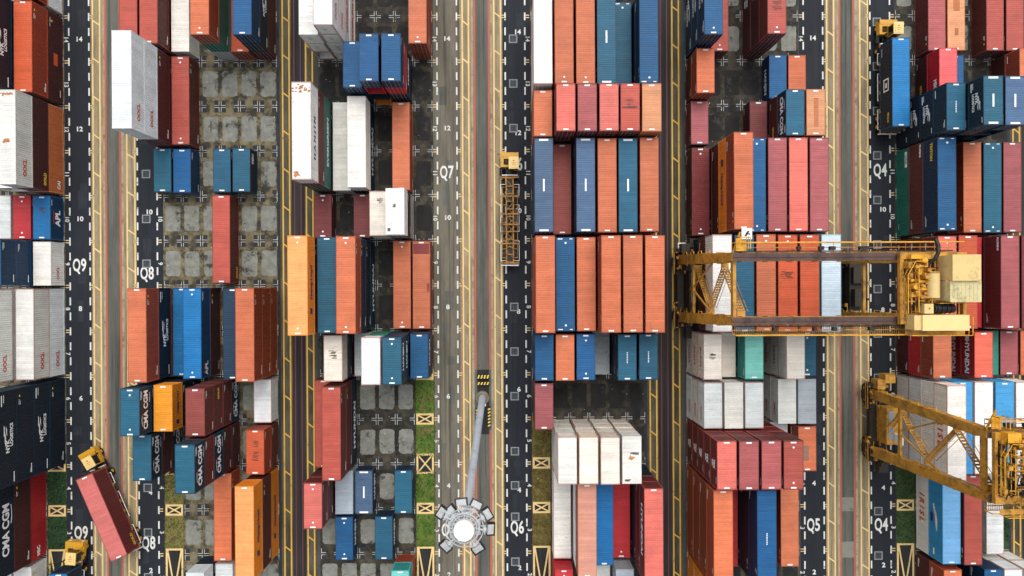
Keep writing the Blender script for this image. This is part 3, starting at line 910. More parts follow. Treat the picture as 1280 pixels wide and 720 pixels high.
# rows: block, first bay index, feet, {slot: colours from the ground up}
ROWS = [
 ('Q9', -2, 40, {5: 'wO'}), ('Q9', 0, 40, {5: 'mO', 4: 'BBB'}), ('Q9', 2, 40, {5: 'nme', 4: 'ww'}), ('Q9', 4, 20, {5: 'k', 4: 'r', 3: 'f'}),
 ('Q9', 5, 20, {5: 'w', 4: 'bbb'}), ('Q9', 6, 40, {5: 'we', 4: 'fff'}), ('Q9', 8, 40, {5: 'BBBB'}), ('Q9', 10, 40, {4: 'rmB', 3: 'BBBB'}), ('Q9', 12, 40, {4: 'w', 3: 'w'}),
 ('Q8', -1, 40, {0: 'dd', 1: 'w', 3: 'gGo', 4: 'O', 5: 'mBb'}), ('Q8', 1, 40, {0: 'dmww', 1: 'd'}), ('Q8', 3, 20, {0: 't', 1: 'b', 3: 't', 4: 't'}), ('Q8', 4, 40, {3: 'd'}),
 ('Q8', 6, 40, {0: 'oBo', 1: 'k', 2: 'mk', 4: 'BB', 5: 'ooo'}), ('Q8', 8, 20, {0: 'BBtt', 1: 'BBY', 3: 'tRRR', 5: 'w'}), ('Q8', 9, 20, {0: 'tmt', 3: 'mmtRt', 5: 'RO'}),
 ('Q8', 10, 40, {3: 'o', 5: 'ymy'}), ('Q8', 12, 20, {2: 'Bf', 3: 'f'}),
 ('Q7', -1, 40, {0: 'www', 1: 'wwww', 5: 'oo'}), ('Q7', 1, 20, {2: 'bbb', 3: 'yBrb', 4: 'BBrb'}), ('Q7', 2, 40, {0: 'mGRw', 1: 'f', 2: 'Bw', 4: 'o'}),
 ('Q7', 4, 20, {0: 'm', 2: 'm', 3: 'fe', 4: 'gmw'}), ('Q7', 5, 40, {0: 'RRRRy', 1: 'tttt', 2: 'tBto', 4: 'o', 5: 'o'}), ('Q7', 7, 20, {1: 'mBe', 2: 'f', 3: 'GGGw', 4: 'RBBt', 5: 'mb'}),
 ('Q7', 8, 40, {0: 'd', 1: 'Bmd'}), ('Q7', 10, 20, {0: 'mmc', 1: 'g', 2: 's', 4: 't'}), ('Q7', 11, 20, {1: 'b', 3: 't'}), ('Q7', 12, 20, {4: 'Oa'}),
 ('Q6', 0, 40, {0: 'www', 1: 'ooo', 2: 'ooo', 3: 'ttt', 4: 'bt', 5: 'bbb'}), ('Q6', 2, 20, {0: 'ono', 1: 'mmmc', 2: 'mmmp', 3: 'mmmc', 4: 'mmmd', 5: 'nnnn'}),
 ('Q6', 3, 40, {0: 'sss', 1: 'mR', 2: 'sss', 3: 'ooo', 4: 'btt', 5: 'ooo'}), ('Q6', 5, 40, {0: 'oooo', 1: 'ttb', 2: 'ooo', 3: 'oooo', 4: 'oooo', 5: 'oooo'}),
 ('Q6', 7, 20, {0: 'bbb', 1: 'ooo', 2: 'ttb', 3: 'g', 4: 'BBt', 5: 'BBt'}), ('Q6', 8, 20, {0: 'mmp'}), ('Q6', 9, 20, {1: 'eeee', 2: 'eeee', 3: 'eeee', 4: 'eeee'}),
 ('Q6', 10, 40, {1: 'w', 2: 'wwq', 3: 'kk', 4: 'r', 5: 'BBcc'}), ('Q6', 12, 20, {1: 'rr', 3: 'f', 4: 'gg'}),
 ('Q5', -1, 40, {0: 'bbb', 1: 'd', 3: 'mmd'}), ('Q5', 1, 20, {0: 'mo', 4: 'b', 5: 'o'}), ('Q5', 2, 20, {0: 'p', 3: 'm', 4: 'mmt', 5: 'nnn'}),
 ('Q5', 3, 40, {0: 'v', 1: 'mmyo', 2: 'bbb', 3: 'ppp', 4: 'mmc', 5: 'mmp'}), ('Q5', 5, 40, {0: 'fBRw', 1: 'bbbt', 2: 'oooo', 3: 'OOOO', 4: 'OOOO', 5: 'ggxx'}),
 ('Q5', 7, 20, {0: 'eee', 1: 'ee', 2: 'aaa', 4: 'eee', 5: 'tt'}), ('Q5', 8, 20, {0: 'fff', 1: 'fff', 2: 'fff', 4: 'ff', 5: 'gg'}),
 ('Q5', 9, 20, {0: 'ccccc', 1: 'ccccp', 2: 'ccccp', 3: 'ccccd', 4: 'w', 5: 'mo'}), ('Q5', 10, 40, {0: 'oooo', 1: 'rr', 2: 'BBBb', 4: 'oo'}), ('Q5', 12, 40, {0: 'yyy'}),
 ('Q4', -1, 40, {1: 'p', 2: 'n', 4: 'd', 5: 'd'}), ('Q4', 1, 20, {1: 'mu', 2: 'b', 5: 'mo'}), ('Q4', 2, 20, {0: 'BBBt', 1: 'BBBBt', 2: 'BBBBs'}),
 ('Q4', 3, 40, {0: 'GRb', 2: 'mo', 3: 'tt', 4: 'Rp'}), ('Q4', 5, 40, {0: 'RRc', 1: 'OOO', 2: 'rr', 3: 'mmp', 4: 'mmm'}), ('Q4', 7, 20, {0: 'mro', 2: 'hhh', 3: 'GG', 4: 'pp', 5: 'oo'}),
 ('Q4', 8, 40, {0: 'wwww', 1: 'LLL', 2: 'www', 3: 'LLL', 4: 'www'}), ('Q4', 10, 40, {1: 'wl', 2: 'md', 4: 'w'}), ('Q4', 12, 40, {1: 'mo', 3: 'Bb', 4: 'ww', 5: 'ww'}),
]
STD40 = {('Q7', 5, 0, 0), ('Q7', 5, 0, 1), ('Q7', 5, 0, 2), ('Q7', 5, 0, 3)} | {('Q7', 5, 1, i) for i in range(4)} | {('Q6', 10, 3, i) for i in range(2)} | {('Q6', 10, 5, i) for i in range(3)} \
    | {('Q6', 0, 4, 0), ('Q6', 0, 4, 1), ('Q6', 3, 1, 0), ('Q6', 3, 1, 1)} | {('Q4', 8, j, i) for j in range(6) for i in range(4)} | {('Q4', 10, 1, 0), ('Q4', 10, 4, 0), ('Q8', 6, 2, 1), ('Q8', 6, 5, 0)}

LET = {  # (block, row bay, slot, tier): (spec, wall)
 ('Q9', 0, 4, 2): ('nyk40', 1), ('Q9', 0, 5, 0): ('patch', 1), ('Q9', 0, 5, 1): ('codes', 1), ('Q9', 2, 5, 0): ('cai', 1), ('Q9', 2, 5, 1): ('gold40', 1), ('Q9', 2, 5, 2): ('oocl', 1),
 ('Q9', 4, 5, 0): ('apl', 1), ('Q9', 5, 5, 0): ('oocl20', 1), ('Q9', 5, 4, 0): ('codes20', 1), ('Q9', 5, 4, 1): ('codes20', 1), ('Q9', 6, 5, 0): ('oocl', 1), ('Q9', 6, 5, 1): ('oocl', 1), ('Q9', 6, 4, 2): ('oocl', 1),
 ('Q9', 8, 5, 1): ('nyk40', 1), ('Q9', 8, 5, 3): ('nyk40', 1), ('Q9', 8, 5, 0): ('codes', 1), ('Q9', 8, 5, 2): ('codes', 1), ('Q9', 10, 4, 2): ('cma40', 1), ('Q9', 10, 4, 1): ('codes', 1), ('Q9', 10, 4, 0): ('msc', 1),
 ('Q8', -1, 5, 2): ('codes', 1), ('Q8', -1, 5, 1): ('nyk40', 1), ('Q8', -1, 3, 1): ('codes', 1), ('Q8', -1, 3, 2): ('codes', 1), ('Q8', 1, 0, 3): ('oocl', 1), ('Q8', 1, 0, 2): ('oocl', 1), ('Q8', 1, 0, 1): ('codes', 1), ('Q8', 1, 1, 0): ('codes', 1),
 ('Q8', 3, 4, 0): ('msc20', 1), ('Q8', 4, 3, 0): ('gold40', 1), ('Q8', 6, 0, 1): ('nyk40', 1), ('Q8', 6, 0, 2): ('codes', 1), ('Q8', 6, 2, 1): ('apl40', 1), ('Q8', 6, 2, 0): ('codes', 1), ('Q8', 6, 5, 2): ('codes', 1), ('Q8', 6, 5, 0): ('codes', 1),
 ('Q8', 8, 0, 3): ('cma', 1), ('Q8', 8, 1, 2): ('hapag20', 1), ('Q8', 8, 3, 3): ('codes20', 1), ('Q8', 8, 3, 2): ('gold', 1), ('Q8', 8, 3, 1): ('codes20', 1), ('Q8', 8, 3, 0): ('cma', 1),
 ('Q8', 9, 0, 2): ('cma', 1), ('Q8', 9, 0, 0): ('cma', 1), ('Q8', 9, 3, 4): ('cma', 1), ('Q8', 9, 3, 3): ('codes20', 1), ('Q8', 9, 3, 2): ('cma', 1), ('Q8', 9, 3, 1): ('codes20', 1), ('Q8', 9, 5, 0): ('codes20', 1),
 ('Q8', 10, 5, 2): ('hapag', 1), ('Q8', 10, 5, 1): ('codes', 1), ('Q8', 10, 5, 0): ('hapag', 1),
 ('Q7', -1, 1, 0): ('hamburg', 1), ('Q7', -1, 1, 1): ('hamburg', 1), ('Q7', -1, 1, 2): ('oocl', 1), ('Q7', -1, 1, 3): ('oocl', 1), ('Q7', 1, 4, 3): ('codes20', 1), ('Q7', 1, 4, 1): ('whitecol', 1), ('Q7', 1, 4, 2): ('codes20', 1),
 ('Q7', 2, 0, 3): ('hanjin', 1), ('Q7', 2, 0, 1): ('ever', 1), ('Q7', 2, 2, 0): ('hyundai40', 1), ('Q7', 5, 0, 4): ('hapag', 1), ('Q7', 5, 2, 1): ('codes', 1), ('Q7', 5, 2, 0): ('hyundai40', 1),
 ('Q7', 7, 1, 1): ('codes20', 1), ('Q7', 7, 4, 3): ('whitecol', 1), ('Q7', 7, 4, 2): ('whitecol', 1), ('Q7', 7, 5, 1): ('whitecol', 1), ('Q7', 8, 1, 0): ('hyundai40', 1), ('Q7', 8, 1, 2): ('codes', 1),
 ('Q7', 10, 0, 2): ('codes20', 1), ('Q7', 10, 2, 0): ('whitecol', 1), ('Q7', 11, 1, 0): ('whitecol', 1), ('Q7', 11, 3, 0): ('whitecol', 1),
 ('Q6', 10, 5, 3): ('hyundai40', -1),
 ('Q5', -1, 0, 0): ('nyk40', -1), ('Q5', -1, 0, 1): ('nyk40', -1), ('Q5', -1, 0, 2): ('nyk40', -1), ('Q5', -1, 3, 0): ('tex40', -1), ('Q5', -1, 3, 1): ('tex40', -1), ('Q5', -1, 3, 2): ('tex40', -1),
 ('Q5', 1, 0, 1): ('codes20', -1), ('Q5', 1, 4, 0): ('whitecol', -1), ('Q5', 2, 4, 2): ('cma', -1), ('Q5', 2, 4, 1): ('gold', -1), ('Q5', 3, 1, 2): ('hapagw', -1), ('Q5', 3, 1, 1): ('codes', -1), ('Q5', 3, 1, 3): ('codes', -1),
 ('Q5', 7, 0, 0): ('redcol', -1), ('Q5', 7, 0, 1): ('redcol', -1), ('Q5', 7, 0, 2): ('redcol', -1), ('Q5', 7, 4, 0): ('redcol', -1), ('Q5', 7, 4, 1): ('redcol', -1), ('Q5', 7, 2, 2): ('codes20', -1), ('Q5', 7, 5, 1): ('codes20', -1),
 ('Q5', 8, 0, 0): ('redsmall', -1), ('Q5', 8, 0, 1): ('redsmall', -1), ('Q5', 8, 0, 2): ('redsmall', -1), ('Q5', 8, 4, 1): ('redsmall', -1), ('Q5', 8, 4, 0): ('redsmall', -1),
 ('Q5', 9, 0, 0): ('tex', -1), ('Q5', 9, 0, 1): ('tex', -1), ('Q5', 9, 0, 2): ('tex', -1), ('Q5', 9, 0, 3): ('tex', -1), ('Q5', 9, 0, 4): ('tex', -1), ('Q5', 9, 5, 0): ('codes20', -1), ('Q5', 10, 0, 3): ('codes', -1), ('Q5', 10, 2, 2): ('codes', -1), ('Q5', 10, 2, 1): ('codes', -1),
 ('Q4', -1, 1, 0): ('codes', -1), ('Q4', -1, 4, 0): ('codes', -1), ('Q4', 1, 1, 0): ('gold', -1), ('Q4', 1, 1, 1): ('msc20', -1), ('Q4', 1, 5, 0): ('msc20', -1),
 ('Q4', 2, 0, 0): ('nyk', -1), ('Q4', 2, 0, 1): ('nyk', -1), ('Q4', 2, 0, 2): ('nyk', -1), ('Q4', 2, 0, 3): ('codes20', -1), ('Q4', 2, 1, 4): ('nyk', -1), ('Q4', 2, 1, 3): ('codes20', -1), ('Q4', 2, 2, 4): ('codes20', -1),
 ('Q4', 3, 0, 0): ('china', -1), ('Q4', 3, 0, 1): ('florens', -1), ('Q4', 3, 0, 2): ('ytext', -1), ('Q4', 3, 2, 0): ('florens', -1), ('Q4', 5, 3, 2): ('florens', -1),
 ('Q4', 7, 0, 0): ('codes20', -1), ('Q4', 7, 0, 1): ('codes20', -1), ('Q4', 7, 0, 2): ('codes20', -1), ('Q4', 7, 2, 2): ('hyundai', -1), ('Q4', 7, 2, 1): ('hyundai', -1),
 ('Q4', 8, 0, 3): ('irisl', -1), ('Q4', 10, 1, 0): ('irisl', -1), ('Q4', 10, 1, 1): ('swoosh', -1), ('Q4', 10, 2, 1): ('codes', -1),
}
MARK = {('Q6', 3, 0): 'wb', ('Q6', 3, 2): 'wb', ('Q6', 3, 4): 'wb', ('Q6', 0, 3): 'wb', ('Q6', 7, 4): 'dc', ('Q6', 7, 5): 'dc', ('Q7', 10, 2): 'wb', ('Q4', 2, 0): 'dc', ('Q4', 2, 1): 'wb', ('Q4', 2, 2): 'wb',
        ('Q6', 5, 1): 'o', ('Q6', 0, 4): 'o', ('Q6', 0, 5): 'o', ('Q5', 3, 2): 'o', ('Q4', 3, 0): 'o', ('Q4', 3, 3): 'o', ('Q5', 10, 2): 'c'}
RUST = {('Q5', 3, 0): .75, ('Q5', 5, 3): .7, ('Q5', 5, 4): .5, ('Q7', 5, 5): .55, ('Q7', 2, 0): .45, ('Q9', 2, 5): .5, ('Q7', 4, 3): .45, ('Q4', 7, 2): .4, ('Q6', 5, 4): .2, ('Q8', 3, 4): .4, ('Q8', 3, 0): .35}
OPEN_TOP = {('Q6', 7, 3)}
PATCH = {('Q7', 5, 5): [('roof_patch', (128, 48, 46), -1.1, 1.1, 4.3, 5.7), ('roof_patch', (140, 60, 54), .75, 1.1, -.9, .2)], ('Q5', 9, 5): [('roof_patch', (150, 116, 96), -.6, .2, -1.6, .4)],
         ('Q5', 2, 5): [('roof_patch', (186, 112, 70), -.25, .35, -1.9, 1.9)], ('Q4', -1, 2): [('roof_patch', (176, 104, 54), -.2, .3, -4.0, -3.0), ('roof_patch', (190, 110, 56), -.4, .5, -.6, .9)],
         ('Q5', -1, 3): [('grime_stain', (120, 62, 54), -.6, .6, -3.0, -1.6)], ('Q6', 2, 4): [('grime_stain', (120, 62, 56), -.6, .5, .3, 1.1), ('grime_stain', (104, 54, 50), -1.0, 1.0, -.12, .12)],
         ('Q7', 2, 0): [('rust_stain', (186, 110, 48), -1.05, 1.05, 4.5, 5.75), ('rust_stain', (190, 130, 80), -1.0, -.3, -5.8, -5.1)], ('Q9', 2, 5): [('rust_stain', (190, 120, 60), -.3, .5, -.8, -.3), ('rust_stain', (180, 120, 70), -.9, .8, 5.4, 5.75)],
         ('Q5', 7, 0): [('grime_stain', (60, 54, 48), -.5, .4, -.4, .5)], ('Q7', 7, 1): [('grime_stain', (70, 66, 60), -.6, .5, 0, 1.0)], ('Q8', 9, 5): [('grime_stain', (112, 66, 52), -.5, .5, -1.2, .1), ('grime_stain', (120, 72, 56), -.4, .5, .6, 1.6)],
         ('Q7', 4, 3): [('grime_stain', (96, 94, 88), -.2, .6, 1.4, 2.1)], ('Q7', 4, 4): [('grime_stain', (90, 88, 84), -.3, .1, .5, 1.0), ('grime_stain', (80, 78, 74), -1.0, -.6, -2.6, -2.2)],
         ('Q6', 9, 4): [('rust_stain', (196, 140, 80), -.4, .2, .0, .5), ('grime_stain', (80, 76, 70), -.9, -.1, -2.75, -2.45), ('grime_stain', (90, 86, 80), -.2, .9, .7, 1.0)], ('Q4', 1, 2): [],
         ('Q9', 4, 5): [('grime_stain', (10, 60, 110), -.4, .5, .6, 1.4)], ('Q5', 5, 3): [('grime_stain', (110, 50, 30), -.9, .7, .6, 1.5), ('grime_stain', (120, 54, 34), -.3, .9, 3.4, 4.2)]}
NOMARK = set('wefgx')
REST = set((
    'Q4:10:2:0 Q4:12:3:0 Q4:12:4:0 Q4:12:5:0 Q4:12:5:1 Q4:2:1:0 Q4:2:1:1 Q4:2:1:2 Q4:2:2:0 Q4:2:2:1 Q4:2:2:2 Q4:2:2:3 Q4:3:2:0 Q4:3:3:0 Q4:3:4:0 Q4:5:1:0 '
    'Q4:5:1:1 Q4:5:2:0 Q4:5:3:0 Q4:5:4:0 Q4:5:4:1 Q4:7:2:0 Q4:7:3:0 Q4:7:4:0 Q4:7:5:0 Q4:8:1:0 Q4:8:1:1 Q4:8:2:0 Q4:8:2:1 Q4:8:3:0 Q4:8:3:1 Q4:8:4:0 '
    'Q4:8:4:1 Q5:10:1:0 Q5:10:2:0 Q5:10:2:1 Q5:10:4:0 Q5:12:0:0 Q5:12:0:1 Q5:12:0:2 Q5:2:4:0 Q5:2:5:0 Q5:2:5:1 Q5:3:2:0 Q5:3:2:1 Q5:3:3:0 Q5:3:3:1 Q5:3:4:0 '
    'Q5:3:4:1 Q5:3:5:0 Q5:3:5:1 Q5:5:0:0 Q5:5:1:0 Q5:5:1:1 Q5:5:1:2 Q5:5:2:0 Q5:5:2:1 Q5:5:2:2 Q5:5:3:0 Q5:5:3:1 Q5:5:3:2 Q5:5:4:0 Q5:5:4:1 Q5:5:4:2 '
    'Q5:5:5:0 Q5:5:5:1 Q5:5:5:2 Q5:7:1:0 Q5:7:2:0 Q5:7:2:1 Q5:7:5:0 Q5:8:1:0 Q5:8:1:1 Q5:8:2:0 Q5:8:2:1 Q5:8:5:0 Q5:9:1:0 Q5:9:1:1 Q5:9:1:2 Q5:9:1:3 '
    'Q5:9:2:0 Q5:9:2:1 Q5:9:2:2 Q5:9:2:3 Q5:9:3:0 Q5:9:3:1 Q5:9:3:2 Q5:9:3:3 Q5:9:4:0 Q5:9:5:0 Q6:0:0:0 Q6:0:0:1 Q6:0:1:0 Q6:0:1:1 Q6:0:2:0 Q6:0:2:1 '
    'Q6:0:3:0 Q6:0:3:1 Q6:0:4:0 Q6:0:5:0 Q6:10:2:0 Q6:10:3:0 Q6:12:1:0 Q6:12:3:0 Q6:12:4:0 Q6:2:0:0 Q6:2:0:1 Q6:2:1:0 Q6:2:1:1 Q6:2:2:0 Q6:2:2:1 Q6:2:2:2 '
    'Q6:2:3:0 Q6:2:3:1 Q6:2:3:2 Q6:2:4:0 Q6:2:4:1 Q6:2:4:2 Q6:2:5:0 Q6:2:5:1 Q6:2:5:2 Q6:3:0:0 Q6:3:0:1 Q6:3:1:0 Q6:3:2:0 Q6:3:3:0 Q6:3:3:1 Q6:3:4:0 '
    'Q6:3:4:1 Q6:3:5:0 Q6:3:5:1 Q6:5:0:0 Q6:5:0:1 Q6:5:0:2 Q6:5:1:0 Q6:5:1:1 Q6:5:2:0 Q6:5:2:1 Q6:5:3:0 Q6:5:3:1 Q6:5:4:0 Q6:5:4:1 Q6:5:4:2 Q6:5:5:0 '
    'Q6:5:5:1 Q6:5:5:2 Q6:7:0:0 Q6:7:0:1 Q6:7:1:0 Q6:7:1:1 Q6:7:2:0 Q6:7:2:1 Q6:7:4:0 Q6:7:4:1 Q6:7:5:0 Q6:7:5:1 Q6:8:0:0 Q6:8:0:1 Q6:9:1:0 Q6:9:1:1 '
    'Q6:9:1:2 Q6:9:2:0 Q6:9:2:1 Q6:9:2:2 Q6:9:3:0 Q6:9:3:1 Q6:9:3:2 Q6:9:4:0 Q6:9:4:1 Q6:9:4:2 Q7:-1:0:0 Q7:10:0:0 Q7:1:2:0 Q7:1:2:1 Q7:1:3:0 Q7:1:3:1 '
    'Q7:1:3:2 Q7:4:3:0 Q7:5:0:0 Q7:5:0:1 Q7:5:0:2 Q7:5:1:0 Q7:5:1:1 Q7:5:1:2 Q7:7:1:0 Q7:7:3:0 Q7:7:3:1 Q7:7:3:2 Q7:7:4:0 Q7:7:4:1 Q7:7:5:0 Q8:-1:0:0 '
    'Q8:12:2:0 Q8:6:4:0 Q8:8:0:0 Q8:8:0:1 Q8:8:1:0 Q9:-2:5:1 Q9:0:4:0 Q9:10:3:0 Q9:10:3:1 Q9:10:3:2 Q9:10:3:3 Q9:12:3:0 Q9:2:4:0 Q9:2:4:1 Q9:5:4:0 Q9:6:4:0 ').split())   # containers that barely show between the others: one mass
MASS = {'walls': [], 'frame': [], 'roof': [], 'lettering': []}

for q, k, ft, slots in ROWS:
    L = 12.192 if ft == 40 else 6.058
    yc = bay(k + (1 if ft == 40 else 0.5))
    for j, codes in slots.items():
        z = 0.02
        rs = random.Random('%s%d%d' % (q, k, j))
        row = j if LANE_SIDE[q] < 0 else 5 - j
        for i, code in enumerate(codes):
            H = 2.591 if ft == 20 or (q, k, j, i) in STD40 else 2.896
            n = len(codes); top = i == n - 1
            if n == 1:
                tp = 'single on the ground'
            elif top:
                tp = 'topmost of %s' % NUM[n]
            elif i == 0:
                tp = 'bottom of %s' % NUM[n]
            else:
                tp = '%s up of %s' % (ORD[i], NUM[n])
            b = '%d-%d' % (14 - k, 13 - k) if ft == 40 else '%d' % (14 - k)
            label = '%s %s container, %s, %s row from %s lane, bay %s' % (PAL[code][2], 'long' if ft == 40 else 'short', tp, ORD[row], q, b)
            key = '%s:%d:%d:%d' % (q, k, j, i)
            x = BLOCKS[q] + (j + .5) * PITCH + rs.uniform(-.035, .035)
            y = yc + rs.uniform(-.05, .05)
            ez = rs.uniform(-.0022, .0022)
            if True:
                ends = 'plain'
                if k < 5 and not (q == 'Q7' and k == -1 and code == 'w') and not (q == 'Q8' and k == -1 and j == 1):
                    ends = 'door'
                elif k < 5:
                    ends = 'reefer'
                mk = None
                if top:
                    mk = MARK.get((q, k, j))
                    if mk is None and code not in NOMARK:
                        mk = rs.choice(['d', 'd', 'd', 'ds', 'd'])
                lt = [LET[(q, k, j, i)]] if (q, k, j, i) in LET else [('codes' if ft == 40 else 'codes20', 1 if x < 0 else -1)]
                t = container(code, L, H, (x, y, z), ez, label, ends, mk, lt, rust=RUST.get((q, k, j)) if top else None, mass=key in REST)
                if t is not None:
                    t['row'] = key
                if t is not None and top and (q, k, j) in PATCH:
                    for pn, colr, x0_, x1_, y0_, y1_ in PATCH[(q, k, j)]:
                        pm = MB(); rr = random.Random(x0_ + y0_); pts = []
                        zt = H + .003
                        if pn == 'roof_patch':
                            pm.rect(x0_, x1_, y0_, y1_, zt)
                        elif pn == 'grime_stain':
                            for a in range(int(10 + (y1_ - y0_) * 9)):
                                yy = rr.uniform(y0_, y1_); xm = rr.gauss((x0_ + x1_) / 2, (x1_ - x0_) / 5); hw = abs(rr.gauss(0, (x1_ - x0_) / 4)) + .05
                                hh = rr.uniform(.012, .05); zt += .00004
                                pm.rect(max(x0_, xm - hw), min(x1_, xm + hw), yy - hh, yy + hh, zt)
                        else:
                            for a in range(int(26 + (y1_ - y0_) * 10)):
                                xm, ym_ = rr.gauss((x0_ + x1_) / 2, (x1_ - x0_) / 4.2), rr.gauss((y0_ + y1_) / 2, (y1_ - y0_) / 4.2)
                                xm = min(max(xm, x0_), x1_); ym_ = min(max(ym_, y0_), y1_); r_ = rr.uniform(.04, .20); zt += .00004
                                pts = [(xm + math.cos(b_) * r_ * rr.uniform(.5, 1.3), ym_ + math.sin(b_) * r_ * rr.uniform(.4, 1.0), zt) for b_ in [2 * math.pi * q_ / 9 for q_ in range(9)]]
                                pm.add(pts + [(xm, ym_, zt)], [(b_, (b_ + 1) % 9, 9) for b_ in range(9)])
                        obj(pn, pm, M_ROOF, t, color=rgb(colr, .35 if pn == 'roof_patch' else .8))
                if t is not None and top and (q, k, j) in OPEN_TOP:
                    tp_ = MB()
                    for a in range(24):
                        y0_, y1_ = -2.95 + a * .246, -2.95 + (a + 1) * .246
                        za = H + .03 + .05 * math.sin(a * 1.9); zb = H + .03 + .05 * math.sin((a + 1) * 1.9)
                        tp_.quad((-1.2, y0_, za), (0, y0_, za + .06), (0, y1_, zb + .06), (-1.2, y1_, zb))
                        tp_.quad((0, y0_, za + .06), (1.2, y0_, za), (1.2, y1_, zb), (0, y1_, zb + .06))
                    obj('tarpaulin', tp_, M_TARP, t)
            z += H

mass = bpy.data.objects.new('stacked_containers', None); C.objects.link(mass)
mass['kind'] = 'stuff'; mass['label'] = 'mass of lower containers half hidden between the stacks of the yard'; mass['category'] = 'containers'
for part, mt in (('walls', M_WALL_A), ('frame', M_WALL_A), ('roof', M_ROOF_A)):
    mb = MB(); cols = []
    for m, M, cc in MASS[part]:
        mb.add([M @ v.co for v in m.vertices], [tuple(p.vertices) for p in m.polygons])
        cols += [cc] * len(m.vertices)
    o = obj(part, mb, mt, mass)
    at_ = o.data.attributes.new('paint', 'FLOAT_COLOR', 'POINT')
    at_.data.foreach_set('color', [x for c in cols for x in c])
inks = {}
for m, M, cc in MASS['lettering']:
    mb = inks.setdefault(m.materials[0].name, (m.materials[0], MB()))[1]
    mb.add([M @ v.co for v in m.vertices], [tuple(p.vertices) for p in m.polygons])
for mt, mb in inks.values():
    obj('lettering', mb, mt, mass)

# ------------------------------------------------------------------ yard tractors and trailers
def wheel_mesh(r, w):
    m = MB(); m.tube((-w / 2, 0, 0), (w / 2, 0, 0), r, n=18)
    return m
_tw = {}
def wheel(parent, x, y, r=0.5, w=0.3):
    key = (r, w)
    if key not in _tw:
        me = wheel_mesh(r, w).mesh('wheel'); me.materials.append(M_RUBBER)
        h = MB().tube((-w / 2 - .01, 0, 0), (w / 2 + .01, 0, 0), r * .5, n=12).mesh('rim'); h.materials.append(M_CYB)
        _tw[key] = (me, h)
    o = obj('wheel', _tw[key][0], None, parent, (x, y, r))
    obj('rim', _tw[key][1], None, o)
    return o

def tractor(loc, rotz, label):
    t = thing('terminal_tractor', label, 'tractor', loc, rotz, 'yellow yard tractors')
    f = MB()
    for x in (-.42, .42):
        f.box(x - .1, x + .1, -3.0, 1.9, .62, .88)
    for y in (-2.6, -1.6, -.4, .9, 1.7):
        f.box(-.52, .52, y - .08, y + .08, .66, .84)
    f.tube((-1.15, -1.0, .8), (-1.15, .1, .8), .28, n=10); f.box(.75, 1.2, -1.0, .0, .55, 1.0)
    f.tube((-.9, -.25, 1.2), (-.9, -.25, 2.9), .09, n=8)
    f.box(-.2, .3, -.9, -.2, .9, 1.5)
    f.beam((-.35, -.35, 1.5), (.35, -.5, 1.5), .08); f.beam((-.4, -.6, 1.2), (.8, -.6, 1.2), .1)
    obj('chassis', f, M_BLACK, t)
    b = MB()                                     # bonnet and wings: a U round the open engine bay
    b.box(-1.25, 1.25, 1.55, 2.15, .55, 1.55)
    b.box(-1.25, -.85, .1, 1.55, .75, 1.5); b.box(-.85, -.1, .1, .42, .75, 1.45)
    b.box(-.85, -.1, 1.25, 1.55, 1.0, 1.5); b.box(1.02, 1.25, .0, 1.55, .75, 1.3)
    b.box(-.1, 1.02, 1.2, 1.55, .8, 1.5)
    obj('bonnet', b, M_CABY, t)
    e = MB(); e.box(-.84, -.11, .43, 1.24, .8, 1.15); e.tube((-.5, .55, 1.18), (-.5, 1.1, 1.18), .16, n=10); e.box(-.75, -.3, .9, 1.15, 1.15, 1.3)
    obj('engine', e, M_DARKST, t)
    c = MB(); c.box(-.08, 1.2, -.35, 1.19, .9, 1.55)
    for x in (-.03, 1.1):
        for y in (-.3, 1.08):
            c.box(x - .05, x + .06, y - .05, y + .06, 1.551, 2.85)
    obj('cab', c, M_CABY, t)
    g = MB(); g.box(-.05, 1.14, -.32, 1.14, 1.552, 2.82)
    obj('cab_window', g, M_GLASS, t)
    r = MB(); r.box(-.14, 1.26, -.42, 1.26, 2.852, 2.97); r.box(.1, 1.0, -.2, 1.0, 2.9705, 3.02)
    obj('cab_roof', r, M_CABROOF, t)
    m = MB(); m.box(.25, .85, .35, .42, 3.021, 3.027); m.box(.3, .8, .1, .16, 3.021, 3.027); m.tube((.55, .7, 3.0205), (.55, .7, 3.03), .12, n=8)
    obj('roof_number', m, INK['orange'], t)
    s = MB(); s.beam((1.2, .9, 2.3), (1.75, 1.0, 2.3), .05); s.box(1.7, 1.8, .85, 1.15, 2.1, 2.5); s.beam((-1.2, 1.9, 1.5), (-1.6, 1.8, 1.9), .05); s.box(-1.68, -1.58, 1.7, 1.95, 1.75, 2.1)
    obj('mirror', s, M_BLACK, t)
    l = MB(); l.box(-1.05, -.7, 2.151, 2.18, .9, 1.15); obj('headlight', l, M_WHITE, t)
    l = MB(); l.box(.7, 1.05, 2.151, 2.18, .9, 1.15); obj('headlight', l, M_WHITE, t)
    h = MB(); h.tube((0, -2.0, .9), (0, -2.0, 1.06), .5, n=14); h.box(-.5, .5, -2.7, -2.2, .89, .98)
    obj('fifth_wheel', h, M_DARKST, t)
    for x in (-1.05, 1.05):
        wheel(t, x, 1.2)
        wheel(t, x, -2.0)
    return t

